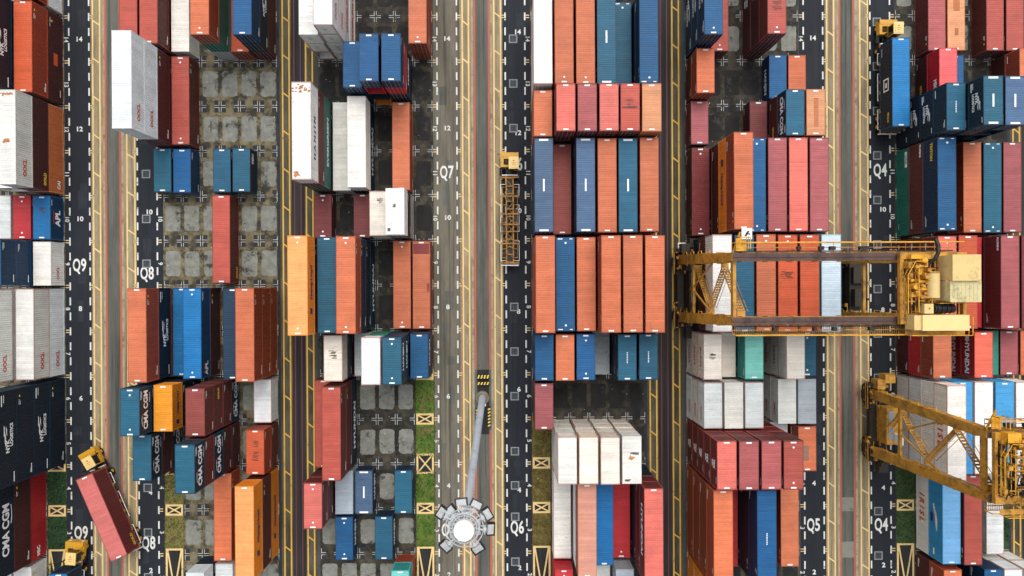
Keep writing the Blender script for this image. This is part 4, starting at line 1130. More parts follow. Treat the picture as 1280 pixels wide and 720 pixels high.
def trailer(loc, rotz, label, length=12.6):
    t = thing('container_trailer', label, 'trailer', loc, rotz, 'skeletal container trailers')
    f = MB(); hl = length / 2
    for x in (-.48, .48):
        f.box(x - .09, x + .09, -hl, hl, 1.0, 1.36)
    for i in range(12):
        y = -hl + .4 + i * (length - .8) / 11
        f.box(-.39, .39, y - .07, y + .07, 1.06, 1.30)
    for i in range(9):
        y = -hl + 1.0 + i * 1.25
        f.box(-1.12, -.58, y - .05, y + .05, 1.12, 1.26); f.box(.58, 1.12, y - .05, y + .05, 1.12, 1.26)
        f.beam((.40, y, 1.16), (-.40, y + 1.0, 1.16), .06)
    for s in (-1, 1):
        f.box(*sorted((s * 1.04, s * 1.12)), -hl + 1.0, hl - 2.0, 1.261, 1.33)
    for i in range(5):
        y = -hl + 3.2 + i * 1.15
        f.beam((-.40, y, 1.2), (.40, y + .9, 1.2), .08)
    obj('frame', f, M_TRAIL, t)
    for y in (hl - .25, hl - 2.9, -.6, .9, -hl + .25, -hl + 3.0):
        g = MB()
        g.box(-1.22, 1.22, y - .1, y + .1, 1.361, 1.42)
        for s in (-1, 1):
            g.box(*sorted((s * 1.218, s * 1.30)), y - .22, y + .22, 1.355, 1.62)
        obj('bolster', g, M_TRAIL, t)
    w = MB()
    for s in (-1, 1):
        for y0, y1 in ((hl - 1.2, hl - 2.8), (2.2, -1.6), (-hl + 3.4, -hl + .6)):
            w.beam((s * 1.31, y0, 1.1), (s * 1.31, y1, 1.1), .06, .09)
            w.beam((s * .6, y0, 1.1), (s * 1.31, y0, 1.1), .06); w.beam((s * .6, y1, 1.1), (s * 1.31, y1, 1.1), .06)
    w.box(-1.25, 1.25, -hl - .12, -hl - .001, .95, 1.3)
    w.box(-1.1, 1.1, hl + .001, hl + .14, 1.05, 1.45)
    obj('side_guard', w, M_WHITE, t)
    l = MB()
    for x in (-.7, .7):
        l.box(x - .08, x + .08, hl - 2.6, hl - 2.4, .05, 1.06)
    obj('landing_gear', l, M_BLACK, t)
    ml = MB(); ra = random.Random(7)
    for i in range(30):
        ml.cbox((ra.uniform(-.9, .9), ra.uniform(-hl + .4, hl - 3.2), ra.uniform(.7, 1.02)), (ra.uniform(.1, .5), ra.uniform(.1, .7), ra.uniform(.1, .3)))
    for x in (-.2, .15, .3):
        ml.tube((x, -hl + .5, 1.0), (x, hl - 1.0, 1.0), .04, n=6)
    ml.box(-.95, .95, -hl + .6, -hl + 2.9, .62, .9)
    ml.box(-.385, .385, -hl + .5, -hl + 4.0, .98, 1.04); ml.box(-.385, .385, hl - 3.5, hl - .6, .98, 1.04); ml.box(-1.2, -.62, -2.0, .4, .8, 1.2); ml.box(.62, 1.2, -1.0, 1.6, .8, 1.15)
    obj('running_gear', ml, M_BLACK, t)
    tk = MB().tube((-.3, -1.2, .8), (-.3, .6, .8), .22, n=10); obj('air_tank', tk, M_DARKST, t)
    for x in (-1.0, -.68, .68, 1.0):
        for y in (-hl + 1.1, -hl + 2.3):
            wheel(t, x, y, .5, .27)
    return t

def rig(x, y, a, loaded=None, lab='', hitch=6.9, tractor_turn=0.0, with_tractor=True, spec=None, deck=1.43, tl='', cl=''):
    """trailer at x, y (its middle), heading a; tractor in front"""
    trailer((x, y, 0), a, tl)
    if with_tractor:
        fx, fy = x - math.sin(a) * hitch, y + math.cos(a) * hitch       # kingpin
        b = a + tractor_turn
        tractor((fx - math.sin(b) * 1.5, fy + math.cos(b) * 1.5, 0), b, lab)
    if loaded:
        container(loaded, 12.192, 2.896 if loaded != 'k' else 2.6, (x, y, deck), a, cl, 'door', 'd', spec or (), group='containers riding on trailers', rust=.12)

rig(-51.44, 39.36, 0, 'd', with_tractor=False, tl='container trailer carrying a salmon container at the top of the Q8 lane', cl='salmon long container on a trailer in the Q8 lane at the top edge')
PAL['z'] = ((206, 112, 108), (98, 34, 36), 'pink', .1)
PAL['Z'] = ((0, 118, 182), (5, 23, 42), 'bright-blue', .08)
rig(-55.45, -31.2, R(22.9), 'z', 'yellow tractor turning at an angle across the Q9 lane, pulling a pink container', 5.6, R(7), spec=(('gold40', 1),),
    tl='trailer slewed across the Q9 runway under the pink container', cl='pink-roofed long container slewed across the lane behind a turning yellow tractor')
rig(-61.35, -44.9, R(0), 'Z', 'yellow tractor heading up the Q9 lane at the bottom edge', 5.6, R(-4), tl='container trailer behind the tractor at the bottom of the Q9 lane', cl='blue container on a trailer at the bottom edge of the Q9 lane')
rig(54.09, 27.84, 0, 'Z', 'yellow tractor in the Q4 lane pulling a bright blue container', 6.1, 0, spec=(('box', -1),), tl='container trailer under the bright blue container in the Q4 lane', cl='bright blue long container with navy walls on a trailer in the Q4 lane')
rig(0.35, 9.4, 0, None, 'yellow tractor in the Q6 lane with an empty trailer behind it', 5.9, 0, tl='empty yellow skeletal trailer standing in the Q6 lane')

# ------------------------------------------------------------------ gantry cranes
def rails(mb, pts, h=1.1, r=0.035, posts=1.6, mid=True):
    for a, b in zip(pts[:-1], pts[1:]):
        a, b = Vector(a), Vector(b)
        up = Vector((0, 0, h))
        mb.beam(a + up, b + up, r * 2)
        if mid:
            mb.beam(a + up * .5, b + up * .5, r * 1.5)
        n = max(1, int((b - a).length / posts))
        for i in range(n + 1):
            p = a.lerp(b, i / n)
            mb.beam(p, p + up, r * 1.8)

def crane(x, y, label, trolley_x, house, trolley_label=None):
    t = thing('gantry_crane', label, 'gantry crane', (x, y, 0), 0, 'yellow rubber-tyred gantry cranes')
    SP = 22.3; ZT = 23.8; GY = 3.4
    for sx in (0, SP):
        s = MB(); s.box(sx - .45, sx + .45, -5.6, 5.6, 1.35, 2.15)
        obj('sill_beam', s, M_DARKST, t)
        for yy in (-4.6, -3.0, 3.0, 4.6):
            w = MB().tube((sx - .32, yy, .68), (sx + .32, yy, .68), .68, n=20)
            o = obj('wheel', w, M_RUBBER, t)
            obj('rim', MB().tube((sx - .34, yy, .68), (sx + .34, yy, .68), .32, n=14), M_CY, o)
        for yy in (-3.8, 3.8):
            b = MB(); b.box(sx - .5, sx + .5, yy - 1.55, yy + 1.55, .95, 1.345)
            b.tube((sx + .75, yy - .5, 1.1), (sx + .75, yy + .5, 1.1), .28, n=10); b.box(sx - .95, sx - .52, yy - .6, yy + .6, .9, 1.5)
            b.tube((sx - .6, yy + 1.2, 1.0), (sx - .6, yy + 1.2, 2.4), .12, n=8); b.box(sx + .5, sx + .95, yy + .7, yy + 1.3, 1.2, 1.9)
            rq = random.Random(sx + yy)
            for _ in range(9):
                a, c_ = sx + rq.uniform(-1.0, 1.1), yy + rq.uniform(-1.9, 1.9)
                b.cbox((a, c_, 2.16 + rq.uniform(.1, .9)), (rq.uniform(.15, .5), rq.uniform(.15, .6), rq.uniform(.2, .8)))
            obj('bogie', b, M_DARKST, t)
            b = MB()
            for _ in range(12):
                a, c_ = sx + rq.uniform(-1.1, 1.6), yy + rq.uniform(-1.9, 1.9)
                b.cbox((a, c_, 2.16 + rq.uniform(.1, 1.6)), (rq.uniform(.1, .4), rq.uniform(.1, .5), rq.uniform(.1, .5)))
            for _ in range(5):
                a, c_ = sx + rq.uniform(-.8, 1.4), yy + rq.uniform(-1.9, 1.2); zz_ = 2.3 + rq.uniform(0, 1.8)
                b.tube((a, c_, zz_), (a + rq.uniform(-.3, .3), c_ + 1.1, zz_), .05, n=6)
            obj('drive_gear', b, M_CY, t)
            hs_ = MB(); rails(hs_, [(sx - 1.0, yy - 1.8, 1.6), (sx - 1.0, yy + 1.8, 1.6)], h=1.0, posts=1.8)
            obj('guard_rail', hs_, M_CY, t)
        for sy in (-1, 1):
            l = MB()
            l.beam((sx, sy * 4.05, 2.152), (sx, sy * 3.4, ZT - 1.7), .80, 1.35, .9, 1.1)
            for zz in (7.0, 13.0, 18.5):
                yy = sy * (4.05 - (zz - 2.15) / (ZT - 3.85) * .65)
                l.beam((sx, yy, zz), (sx, yy, zz + .09), .92, 1.34)
            obj('leg', l, M_CY, t)
            g = MB()                                              # hand-holds up the leg
            for i in range(4):
                z0 = 4.5 + i * 3.2
                yy = sy * (4.05 - (z0 - 2.15) / (ZT - 3.85) * .65) + .62
                g.beam((sx - .2, yy - .15, z0), (sx - .2, yy + .3, z0), .07); g.beam((sx - .2, yy + .3, z0), (sx - .2, yy + .3, z0 + 1.3), .07); g.beam((sx - .2, yy + .3, z0 + 1.3), (sx - .2, yy - .15, z0 + 1.3), .07)
            obj('hand_rail', g, M_CYB, t)
    for sy in (-1, 1):
        g = MB(); g.box(-.55, SP + 1.6, sy * GY - .42, sy * GY + .42, ZT - 1.7, ZT - .12)
        for i in range(9):
            xx = .6 + i * 2.7
            g.box(xx - .04, xx + .04, sy * GY - .5, sy * GY + .5, ZT - 1.69, ZT - .14)
        gi = obj('girder', g, M_CY, t)
        r = MB(); r.box(-.5, SP + 1.55, sy * GY - .40, sy * GY + .40, ZT - .119, ZT - .06); r.box(-.5, SP + 1.55, sy * GY - .05, sy * GY + .05, ZT - .059, ZT + .03)
        obj('rail', r, M_RUSTRAIL, gi)
        wk = MB(); y0, y1 = sorted((sy * (GY + .52), sy * (GY + 1.5))); zz = ZT - .75
        for yy in (y0, (y0 + y1) / 2, y1):
            wk.beam((-.3, yy, zz), (SP + 1.5, yy, zz), .08, .12)
        i = -.3
        while i < SP + 1.5:
            wk.beam((i, y0, zz + .02), (i, y1, zz + .02), .035, .05); i += .2 if sy < 0 else 1.55
        obj('walkway', wk, M_CY, t)
        h = MB(); rails(h, [(-.3, sy * (GY + 1.5), zz), (SP + 1.5, sy * (GY + 1.5), zz)], posts=3.1, mid=False, r=.05)
        obj('hand_rail', h, M_CYB, t)
    for sx in (0, SP):                                             # end frames
        b = MB(); b.beam((sx, -3.9, 8.2), (sx, 3.9, 8.2), .32, .45)
        obj('tie_beam', b, M_CY, t)
        for s in (-1, 1) if sx == 0 else ():
            b = MB(); b.beam((sx, s * 3.5, 17.0), (sx, s * .3, 8.5), .17)
            obj('brace', b, M_CY, t)
        b = MB(); b.box(sx - .17, sx + .17, -2.97, 2.97, ZT - 1.6, ZT - .9)
        obj('end_tie', b, M_CY, t)
    st = MB()                                                      # zig-zag stair on the west frame
    zz, ya, yb = 2.2, -2.4, 2.4; up = True
    for i in range(4):
        z1 = zz + 5.0
        a, b = ((ya, yb) if up else (yb, ya))
        for dx in (-.35, .35):
            st.beam((.95 + dx, a, zz), (.95 + dx, b, z1), .09, .14)
            st.beam((.95 + dx, a, zz + 1.0), (.95 + dx, b, z1 + 1.0), .05)
        for j in range(16):
            f = (j + .5) / 16
            st.box(.95 - .33, .95 + .33, a + (b - a) * f - .11, a + (b - a) * f + .11, zz + (z1 - zz) * f - .02, zz + (z1 - zz) * f + .02)
        st.box(.5, 1.4, min(b, b + .7 * (1 if b > 0 else -1)), max(b, b + .7 * (1 if b > 0 else -1)), z1 - .03, z1 + .03)
        zz, up = z1, not up
    obj('stair', st, M_CY, t)
    cb = MB(); cb.box(.5, 2.3, -2.6, 2.4, 2.2, 4.5)
    pp = MB(); pp.box(SP + .7, SP + 3.2, -3.2, 3.4, 1.6, 3.6); pp.box(SP + .9, SP + 2.2, -2.6, -.2, 3.601, 4.6); pp.box(SP + .9, SP + 2.8, .6, 2.8, 3.601, 4.3)
    pp.tube((SP + 2.6, -1.6, 3.601), (SP + 2.6, -1.6, 4.9), .16, n=10)
    obj('power_pack', pp, M_DARKST, t)
    eng = obj('engine_house', cb, M_DARKST if house else M_CY, t)  # with house set, shade on the box is put into its dark colour
    for yy in (-1.9, .3):
        obj('louvre', MB().box(.75, 1.5, yy, yy + 1.7, 4.501, 4.56), M_GREYWIN, eng)
    obj('exhaust', MB().tube((2.0, 1.6, 4.501), (2.0, 1.6, 5.6), .14, n=10), M_BLACK, eng)
    bx = MB(); bx.box(1.55, 2.25, -2.5, -1.1, 4.502, 5.4); obj('control_box', bx, M_WHITE, t)
    bx = MB(); bx.box(.9, 2.3, 5.7, 6.9, 2.0, 3.6); bx.box(-.3, .8, 4.9, 6.2, 2.2, 3.8); obj('switch_cabinet', bx, M_DARKST if house else M_CY, t)
    bx = MB(); bx.box(.6, 1.9, -7.0, -5.65, 1.4, 2.6); obj('equipment_box', bx, M_DARKST, t)
    for zz, xx in ((ZT + .2, .9), (2.4, .1)) if house else ():                      # white signs with a flash mark
        sg = MB(); sg.box(xx - .55, xx + .55, 5.25, 6.4, zz, zz + .05); o = obj('sign', sg, M_WHITE, t)
        k = MB(); k.quad((xx - .3, 5.55, zz + .054), (xx - .05, 5.55, zz + .054), (xx + .3, 6.1, zz + .054), (xx + .02, 6.1, zz + .054)); k.quad((xx - .1, 5.75, zz + .056), (xx + .35, 5.7, zz + .056), (xx + .3, 5.85, zz + .056), (xx - .1, 5.9, zz + .056))
        obj('sign_mark', k, INK['black'], o)
        obj('sign_post', MB().beam((xx, 5.2, zz - .9), (xx, 5.6, zz), .1), M_CYB, o)
    pl = MB(); pl.box(-.2, .9, 4.0, 5.4, ZT + .01, ZT + .12); rails(pl, [(-.2, 4.2, ZT + .1), (-.2, 5.4, ZT + .1), (.9, 5.4, ZT + .1), (.9, 4.2, ZT + .1)], posts=.7)
    pl.beam((-.3, 3.9, ZT - .5), (.2, 6.0, ZT + .2), .18)
    obj('access_platform', pl, M_CYB, t)
    gr = random.Random(x)
    for sy in (-1, 1):
        g = MB()
        for i in range(16):
            xx = 1.2 + i * 1.35
            g.cbox((xx, sy * (GY + .47), ZT - .9 + gr.uniform(-.3, .3)), (gr.uniform(.2, .7), .08, gr.uniform(.2, .5)))
        for i in range(5):
            xx = gr.uniform(2, SP - 2)
            g.cbox((xx, sy * (GY + .9), ZT - .45), (gr.uniform(.3, .8), .4, .5))
        g.tube((0, sy * (GY + .62), ZT - .6), (SP + 1, sy * (GY + .62), ZT - .6), .05, n=6)
        obj('conduit', g, M_DARKST, t)
        for sx in (0, SP):
            cb_ = MB()
            for dd in (-.2, 0, .18):
                cb_.tube((sx + dd, sy * 3.50, 2.3), (sx + dd, sy * 2.86, ZT - 1.75), .035, n=6)
            obj('cable_run', cb_, M_BLACK, t)
    # ---- trolley
    T0 = trolley_x
    tr = MB()
    for yy in (-GY, GY):
        tr.box(T0 - 3.6, T0 + 3.4, yy - .35, yy + .35, ZT + .22, ZT + .75)
        for xx in (T0 - 2.9, T0 + 2.7):
            tr.tube((xx, yy - .12, ZT + .26), (xx, yy + .12, ZT + .26), .23, n=12)
    for xx in (T0 - 3.4, T0 - 1.4, T0 + .6, T0 + 3.2):
        tr.box(xx - .2, xx + .2, -GY + .35, GY - .35, ZT + .25, ZT + .7)
    trolley = obj('trolley', tr, M_CY, t)
    dz = ZT + .76
    if house:
        h = MB(); h.box(T0 + .3, T0 + 3.1, .8, 3.35, dz, dz + 2.2); h.box(T0 + .25, T0 + 3.15, .75, 3.4, dz + 2.201, dz + 2.28)
        obj('machinery_house', h, M_CYP, trolley)
        h = MB(); h.box(T0 + .3, T0 + 3.35, -1.35, .70, dz, dz + 1.9); h.box(T0 + .22, T0 + 3.42, -1.42, .745, dz + 1.901, dz + 1.96)
        for i in range(7):
            h.box(T0 + .6 + i * .4, T0 + .75 + i * .4, -1.2, .5, dz + 1.961, dz + 1.99)
        obj('machinery_house', h, mat_flat('weathered_pale_panel', (206, 192, 142), .6, 0, .12, 1.5, (150, 142, 112), (.5, .62)), trolley)
        d = MB().tube((T0 - .75, -1.0, dz + .8), (T0 - .75, 1.55, dz + .8), .62, n=20); obj('hoist_drum', d, M_CYP, trolley)
        d = MB()
        for yy in (-1.2, 1.6):
            d.box(T0 - 1.2, T0 - .2, yy, yy + .15, dz - .05, dz + 1.0)
        obj('drum_bracket', d, M_CY, trolley)
        d = MB(); d.box(T0 - 2.2, T0 + 2.6, -4.35, -2.75, dz - .3, dz + 1.4)
        obj('electrical_cabinet', d, mat_flat('cabinet_peach', (246, 206, 140), .5, 0, .05, 1), trolley)
        d = MB(); d.box(T0 - 2.95, T0 - 2.21, -4.3, -2.8, dz - .3, dz + 1.2); d.box(T0 - 1.9, T0 - .95, -2.6, -1.6, dz, dz + 1.2)
        obj('junction_box', d, M_CYP, trolley)
        d = MB()
        for i in range(9):
            a = T0 - .55 + i * .24
            d.tube((a, -2.1, dz + .5), (a + .2, -2.1, dz + .5), .46 + .05 * (i % 2), n=16)
        obj('cable_reel', d, M_BLACK, trolley)
        hose = MB(); pts = [(T0 - .3, 5.1, dz + .6), (T0 - .25, 4.4, dz + .9), (T0 - .3, 3.7, dz + 1.0), (T0 - .6, 3.0, dz + .9), (T0 - 1.1, 2.5, dz + .5)]
        for a, b in zip(pts[:-1], pts[1:]):
            hose.tube(a, b, .2, n=8)
        obj('cable_chain', hose, M_BLACK, trolley)
        d = MB(); d.tube((T0 - 1.7, 2.9, dz + .4), (T0 - 1.7, 2.9, dz + 1.1), .28, n=12); d.box(T0 - 2.9, T0 - .9, 3.05, 3.5, dz + .3, dz + .7); d.box(T0 - 1.9, T0 - 1.4, -.8, 2.6, dz, dz + .4)
        for yy in (-.2, .6, 1.4, 2.2):
            d.box(T0 - 2.3, T0 - 1.2, yy, yy + .22, dz + .2, dz + .75)
        obj('hoist_gear', d, M_CYB, trolley)
        d = MB(); d.tube((T0 - 2.55, .2, dz), (T0 - 2.55, .2, dz + 1.0), .33, n=12); d.box(T0 - 2.9, T0 - 2.1, -.9, -.4, dz, dz + .7); d.tube((T0 - 2.9, .8, dz + .5), (T0 - 2.0, .8, dz + .5), .18, n=8)
        obj('motor', d, M_CYB, trolley)
    else:
        d = MB(); rs = random.Random(5)
        d.box(T0 - 1.2, T0 + 3.3, 1.6, 2.9, dz, dz + .8); d.box(T0 - .2, T0 + 1.4, -3.2, -.7, dz, dz + 1.5); d.box(T0 + 1.5, T0 + 3.2, -1.2, 1.2, dz, dz + 1.2)
        d.tube((T0 - .6, -.2, dz + .5), (T0 + 1.2, -.2, dz + .5), .32, n=14); d.tube((T0 - .4, .9, dz + .6), (T0 + 1.1, .9, dz + .6), .28, n=14); d.tube((T0 + .1, 2.2, dz + .8), (T0 + .1, 2.2, dz + 1.5), .4, n=14)
        d.box(T0 - 3.0, T0 - 1.6, 2.9, 3.9, dz - .1, dz + .9)
        for i in range(8):
            d.box(T0 - .8 + i * .5, T0 - .6 + i * .5, 3.0, 3.5, dz + .1, dz + .7 + .3 * (i % 2))
        obj('hoist_gear', d, M_CYB, trolley)
        d = MB(); d.box(T0 + 1.5, T0 + 3.3, -3.3, -1.7, dz, dz + 1.1); d.box(T0 - 2.0, T0 - .5, -2.6, -1.6, dz - .3, dz + .5)
        for i in range(6):
            d.box(T0 - 1.2 + i * .7, T0 - .95 + i * .7, -.6, 1.3, dz - .2, dz + .25)
        obj('motor', d, M_BLACK, trolley)
        d = MB()
        for yy in (-1.5, -.5, .4, 1.2):
            d.tube((T0 - 1.5, yy, dz + .3), (T0 - 1.5, yy + .7, dz + .3), .2, n=10); d.box(T0 - 1.75, T0 - 1.25, yy + .72, yy + .85, dz + .1, dz + .55)
        obj('hydraulic_unit', d, M_WHITE, trolley)
        hose = MB()
        for k in range(3):
            pts = [(max(.2, T0 - 4.5 + i * .9), -3.4 - .55 + .12 * k + .05 * math.sin(i + k), ZT + .12 + .05 * k) for i in range(1, 7)]
            for a, b in zip(pts[:-1], pts[1:]):
                hose.tube(a, b, .05, n=6)
        obj('cable', hose, M_BLACK, trolley)
    mc = MB(); gr = random.Random(int(x) + 3)
    for _ in range(70 if house else 190):
        xx, yy = (gr.uniform(T0 - 3.2, T0 - 1.0), gr.uniform(-2.4, 3.0)) if house else (gr.uniform(T0 - 3.3, T0 + 3.3), gr.uniform(-3.6, 3.6))
        hz = gr.uniform(.1, 1.3)
        if gr.random() < .5:
            mc.cbox((xx, yy, dz + hz / 2), (gr.uniform(.1, .45), gr.uniform(.1, .45), hz))
        else:
            a = gr.choice(((.7, 0), (0, .7), (1.2, 0), (0, 1.1)))
            mc.tube((xx, yy, dz + hz), (xx + a[0], yy + a[1], dz + hz), gr.uniform(.03, .09), n=8)
    obj('machinery', mc, M_CY, trolley)
    pp_ = MB()
    for _ in range(26 if house else 80):
        xx, yy = (gr.uniform(T0 - 3.2, T0 - .5), gr.uniform(-2.6, 2.6)) if house else (gr.uniform(T0 - 3, T0 + 3), gr.uniform(-3.2, 3.2))
        a = gr.choice(((1.0, 0), (0, 1.4)))
        pp_.tube((xx, yy, dz + gr.uniform(.1, .9)), (xx + a[0], yy + a[1], dz + gr.uniform(.1, .9)), .045, n=6)
    obj('pipework', pp_, M_BLACK, trolley)
    h = MB()
    rails(h, [(T0 - 3.5, -2.6, dz), (T0 - 3.5, 1.4, dz), (T0 - 2.7, 2.8, dz), (T0 - 1.6, 2.8, dz)], posts=1.0)
    rails(h, [(T0 - 2.4, -2.4, dz), (T0 - 2.4, 2.2, dz)], posts=1.3)
    rails(h, [(T0 - 2.9, -4.9, dz - .3), (T0 + 3.4, -4.9, dz - .3), (T0 + 3.4, -3.0, dz - .3)], posts=1.0)
    rails(h, [(T0 - .2, -1.55, dz), (T0 + 2.5, -1.55, dz)], posts=.7, mid=False)
    obj('hand_rail', h, M_CYB, trolley)
    dk = MB()
    for i in range(14):
        xx = T0 - 3.5 + i * .5
        dk.box(xx, xx + .12, -2.9, 2.9, ZT + .705, ZT + .74)
    dk.box(T0 - 2.9, T0 + 3.4, -4.95, -4.38, ZT + .4, ZT + .44)
    obj('deck_grating', dk, M_CY, trolley)
    if not house:
        pl2 = MB(); pl2.box(T0 - 2.0, T0 + 3.2, -2.9, 2.9, ZT + .60, ZT + .70); pl2.box(T0 - 3.3, T0 - 2.3, -2.9, 2.9, ZT + .60, ZT + .70)
        obj('dark_backing', pl2, M_DARKST, trolley)  # dark plate added so the gaps between the machinery read dark
    c = MB(); c.box(T0 + 1.0, T0 + 2.6, -2.2, -.6, ZT - 2.9, ZT - .3)
    obj('operator_cab', c, M_CY, trolley)
    return t

crane(24.3, -0.35, 'yellow gantry crane spanning the Q5 stacks, its trolley over the Q4 lane', 20.4, True)
crane(51.35, -19.3, 'yellow gantry crane over the Q4 stacks, its open machinery at the lane end', 3.3, False)

# ------------------------------------------------------------------ floodlight mast
mast = thing('floodlight_mast', 'tall grey floodlight mast with a round white cap beside the Q7 lane', 'light mast', (-3.70, -15.92, 0))
TOP = Vector((0.72, -0.28, 48.0))
b = MB(); b.tube((0, 0, 0.004), (0, 0, 0.55), 1.0, 0.95, n=28); b.tube((0, 0, .551), (0, 0, .75), .72, .62, n=24)
obj('pedestal', b, mat_noise('pedestal_concrete', (110, 102, 90), (134, 126, 112), .8, .9, spots=(70, 64, 58)), mast)
b = MB(); b.tube((0, 0, .751), TOP * .985, .50, .27, n=20)
obj('pole', b, mat_flat('pole_grey', (186, 196, 206), .5, .1, .10, .8, (120, 130, 140), (.54, .7)), mast)
rg = MB()
def ring(mb, c, rad, r, n=36):
    for i in range(n):
        a0, a1 = 2 * math.pi * i / n, 2 * math.pi * (i + 1) / n
        mb.tube(c + Vector((math.cos(a0) * rad, math.sin(a0) * rad, 0)), c + Vector((math.cos(a1) * rad, math.sin(a1) * rad, 0)), r, n=6)
ring(rg, TOP + Vector((0, 0, -.35)), 1.0, .06); ring(rg, TOP + Vector((0, 0, -.42)), 1.28, .04); ring(rg, TOP + Vector((0, 0, -.42)), .82, .05); ring(rg, TOP + Vector((0, 0, -.35)), .62, .05); ring(rg, TOP + Vector((0, 0, -.9)), .8, .04)
for i in range(8):
    a = i * math.pi / 4
    d = Vector((math.cos(a), math.sin(a), 0))
    rg.beam(TOP + d * .2 + Vector((0, 0, -.4)), TOP + d * 1.02 + Vector((0, 0, -.35)), .06)
    rg.beam(TOP + d * .5 + Vector((0, 0, -.4)), TOP + d * .8 + Vector((0, 0, -.9)), .05)
obj('head_frame', rg, M_HEAD, mast)
cp = MB(); cp.tube(TOP + Vector((0, 0, 0)), TOP + Vector((0, 0, .16)), .70, .68, n=40)
cp.tube(TOP + Vector((0, 0, .1605)), TOP + Vector((0, 0, .175)), .05, .05, n=10)
obj('cap', cp, M_WHITE, mast)
for a_deg, rad in ((97, 1.62), (62, 1.66), (147, 1.78), (132, 1.42), (30, 1.72), (-4, 1.68), (-58, 1.62), (-135, 1.72)):
    a = R(a_deg); d = Vector((math.cos(a), math.sin(a), 0)); n = Vector((-d.y, d.x, 0))
    M = Matrix.Translation(TOP + d * rad + Vector((0, 0, -.45))) @ Matrix(((n.x, d.x, 0, 0), (n.y, d.y, 0, 0), (0, 0, 1, 0), (0, 0, 0, 1))) @ Matrix.Rotation(R(-16), 4, 'X')
    hb = MB(); hb.box(-.33, .33, -.12, .30, -.18, .04, M); hb.box(-.25, .25, -.08, .22, .041, .11, M); hb.box(-.12, .12, -.42, -.21, -.1, .05, M)
    for i in range(5):
        hb.box(-.23 + i * .108, -.20 + i * .108, -.07, .21, .111, .15, M)
    fl = obj('floodlight', hb, M_LAMPBODY, mast)
    rm = MB(); rm.box(-.43, .43, .301, .38, -.22, .08, M); rm.box(-.43, -.345, -.16, .30, -.21, .06, M); rm.box(.345, .43, -.16, .30, -.21, .06, M)
    obj('hood', rm, M_LAMPRIM, fl)
    ar = MB(); ar.beam(TOP + d * .9 + Vector((0, 0, -.38)), TOP + d * (rad - .2) + Vector((0, 0, -.3)), .09)
    ar.beam(TOP + d * .75 + n * .2 + Vector((0, 0, -.5)), TOP + d * (rad - .3) + n * .2 + Vector((0, 0, -.4)), .05)
    ar.beam(TOP + d * (rad - .3) + n * -.3 + Vector((0, 0, -.36)), TOP + d * (rad - .3) + n * .3 + Vector((0, 0, -.36)), .07)
    obj('bracket', ar, M_HEAD, fl)
ac = MB()
for i, a in enumerate((20, 75, 120, 165, 215, 260, 300, 340)):
    d = Vector((math.cos(R(a)), math.sin(R(a)), 0)); c = TOP + d * .98 + Vector((0, 0, -.55))
    ac.box(c.x - .16, c.x + .16, c.y - .13, c.y + .13, c.z - .15, c.z + .12)
    ac.beam(c, TOP + d * .45 + Vector((0, 0, -.3)), .06)
obj('ballast_box', ac, M_HEAD, mast)
ld = MB(); ld.beam((.3, -.8, .76), (.3, -.8, 1.6), .5, .3); obj('control_box', ld, M_WHITE, mast)

# hazard-striped barriers round the mast foot
def hazard(x, y, sx, sy, label, cat='barrier'):
    t = thing('hazard_barrier', label, cat, (x, y, 0), 0, 'yellow and black barriers by the light mast')
    obj('block', MB().box(-sx / 2, sx / 2, -sy / 2, sy / 2, .009, .55), M_BLACK, t)
    m = MB(); n = int(max(sx, sy) / .42)
    for i in range(n):
        if sx >= sy:
            a = -sx / 2 + i * sx / n + .04; w = sx / n * .45; sk = .16
            a = min(a, sx / 2 - w - sk)
            m.quad((a, -sy / 2 + .02, .554), (a + w, -sy / 2 + .02, .554), (a + w + sk, sy / 2 - .02, .554), (a + sk, sy / 2 - .02, .554))
        else:
            a = -sy / 2 + i * sy / n + .02; w = sy / n * .45; sk = .14
            a = min(a, sy / 2 - w - sk)
            m.quad((-sx / 2 + .02, a, .554), (sx / 2 - .02, a + sk, .554), (sx / 2 - .02, a + sk + w, .554), (-sx / 2 + .02, a + w, .554))
    obj('stripe', m, mat_paint_y, t)
mat_paint_y = mat_flat('hazard_yellow', (232, 196, 70), .6, 0, .12, 3, (120, 100, 50), (.6, .72))
hazard(-3.55, -12.85, 1.75, .55, 'yellow and black striped barrier farthest from the mast foot, at the red line ends')
hazard(-3.55, -13.80, 1.75, .45, 'worn yellow and black barrier between the mast foot and another crosswise barrier')
hazard(-4.45, -18.2, .40, 1.7, 'lengthwise striped barrier below the mast foot on the Q7 side')
hazard(-2.72, -18.6, .42, 2.8, 'lengthwise striped barrier below the mast foot on the Q6 side')

# drain covers in the lanes
for q in DRAIN_LANES:
    dx = {'Q8': -51.65, 'Q6': .93, 'Q4': 53.35}[q]
    for k in range(-1, 14):
        y = bay(k + .5) + (2.35 if q == 'Q4' else 0) + ({9: -1.5, 11: 1.9, 12: 1.85}.get(k, 0) if q == 'Q6' else 0)
        if abs(y) > 43:
            continue
        t = thing('drain_cover', 'square iron drain cover in the %s lane beside bay number %d' % (q, 14 - k), 'drain cover', (dx, y, 0), 0, 'square drain covers in the truck lanes')
        f = MB(); a, b_ = .60, .45
        f.rect(-a, a, b_, a, .009); f.rect(-a, a, -a, -b_, .009); f.rect(-a, -b_, -b_, b_, .009); f.rect(b_, a, -b_, b_, .009)
        obj('frame', f, M_DRAINF, t)
        g = MB(); g.rect(-b_, b_, -b_, b_, .0085)
        obj('plate', g, M_PAD, t)
        g = MB()
        for i in range(4):
            x = -.32 + i * .21
            g.box(x - .045, x + .045, -.36, .36, .009, .02)
        obj('grating', g, M_DRAIN, t)

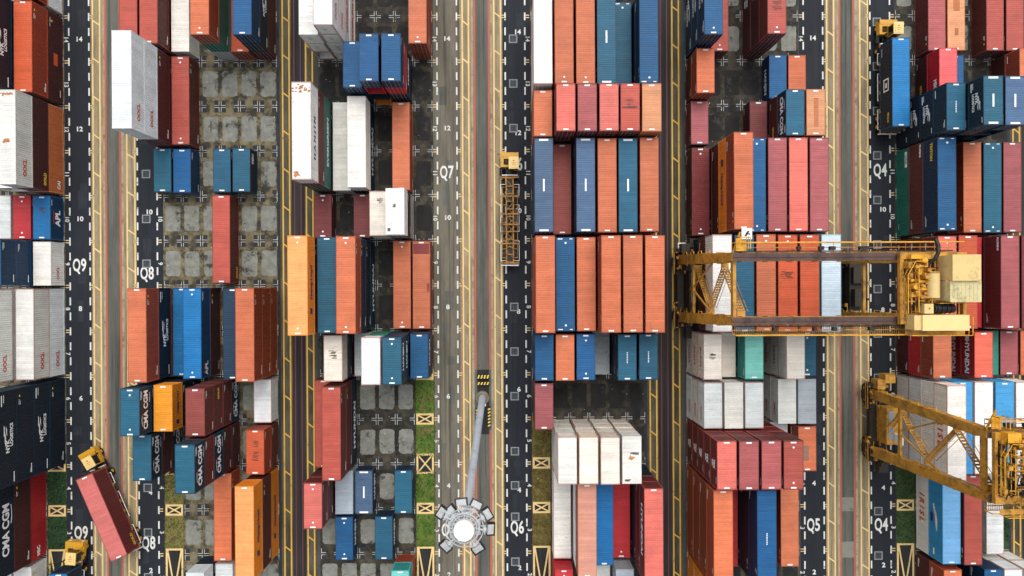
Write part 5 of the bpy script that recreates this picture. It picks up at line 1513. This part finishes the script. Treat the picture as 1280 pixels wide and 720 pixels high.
# scattered litter and small stones on the slabs
rs = random.Random(3); lt = MB()
for _ in range(420):
    q = rs.choice(list(BLOCKS)); x = BLOCKS[q] + rs.uniform(.2, 16.2); y = rs.uniform(-42, 42); s = rs.uniform(.03, .09)
    lt.cbox((x, y, .03), (s, s * rs.uniform(.6, 1.6), .04))
o = obj('litter', lt, M_WHITE); o['kind'] = 'stuff'; o['label'] = 'small pale litter and stones scattered on the yard slabs'; o['category'] = 'litter'

# ------------------------------------------------------------------ light, sky, camera
sc = bpy.context.scene
w = bpy.data.worlds.new('World'); sc.world = w; w.use_nodes = True
nt = w.node_tree
bg = nt.nodes['Background']
sky = nt.nodes.new('ShaderNodeTexSky'); sky.sky_type = 'NISHITA'; sky.sun_disc = False
EL = R(58)
sky.sun_elevation = EL; sky.sun_rotation = R(10)
sky.air_density = 1.2; sky.dust_density = 4.0; sky.ozone_density = 1.0
hs = nt.nodes.new('ShaderNodeHueSaturation'); hs.inputs['Saturation'].default_value = 0.22      # overcast
nt.links.new(sky.outputs[0], hs.inputs['Color']); nt.links.new(hs.outputs[0], bg.inputs['Color'])
bg.inputs['Strength'].default_value = 0.15
sl = bpy.data.lights.new('sun', 'SUN'); sl.energy = 0.6; sl.angle = R(55); sl.color = (1.0, .96, .90)
so = bpy.data.objects.new('sun', sl); C.objects.link(so)
so.rotation_euler = (-(math.pi / 2 - EL), 0, R(-10)); so.location = (0, 0, 120)

H = 89.4; ax, ay, yaw = .0069017, .0021215, -.0043486
ca, sa, cb, sb, c_, s_ = math.cos(ax), math.sin(ax), math.cos(ay), math.sin(ay), math.cos(yaw), math.sin(yaw)
rt = Vector((ca * c_, ca * s_, sa)); upv = Vector((-cb * s_ + sb * sa * c_, cb * c_ + sb * sa * s_, -sb * ca)); fw = Vector((sb * s_ + cb * sa * c_, -sb * c_ + cb * sa * s_, -cb * ca))
cd = bpy.data.cameras.new('camera'); co = bpy.data.objects.new('camera', cd); C.objects.link(co)
cd.sensor_width = 36; cd.lens = 36 * 778 / 1280; cd.clip_start = .5; cd.clip_end = 6000
co.matrix_world = Matrix(((rt.x, upv.x, -fw.x, 0), (rt.y, upv.y, -fw.y, 0), (rt.z, upv.z, -fw.z, H), (0, 0, 0, 1)))
sc.camera = co
sc.view_settings.view_transform = 'Standard'; sc.view_settings.look = 'None'
sc.view_settings.gamma = 1.0; sc.view_settings.use_curve_mapping = False
sc.view_settings.exposure = 0.40
sc.render.film_transparent = False
sc.cycles.max_bounces = 5; sc.cycles.diffuse_bounces = 2; sc.cycles.glossy_bounces = 2
sc.cycles.use_denoising = True
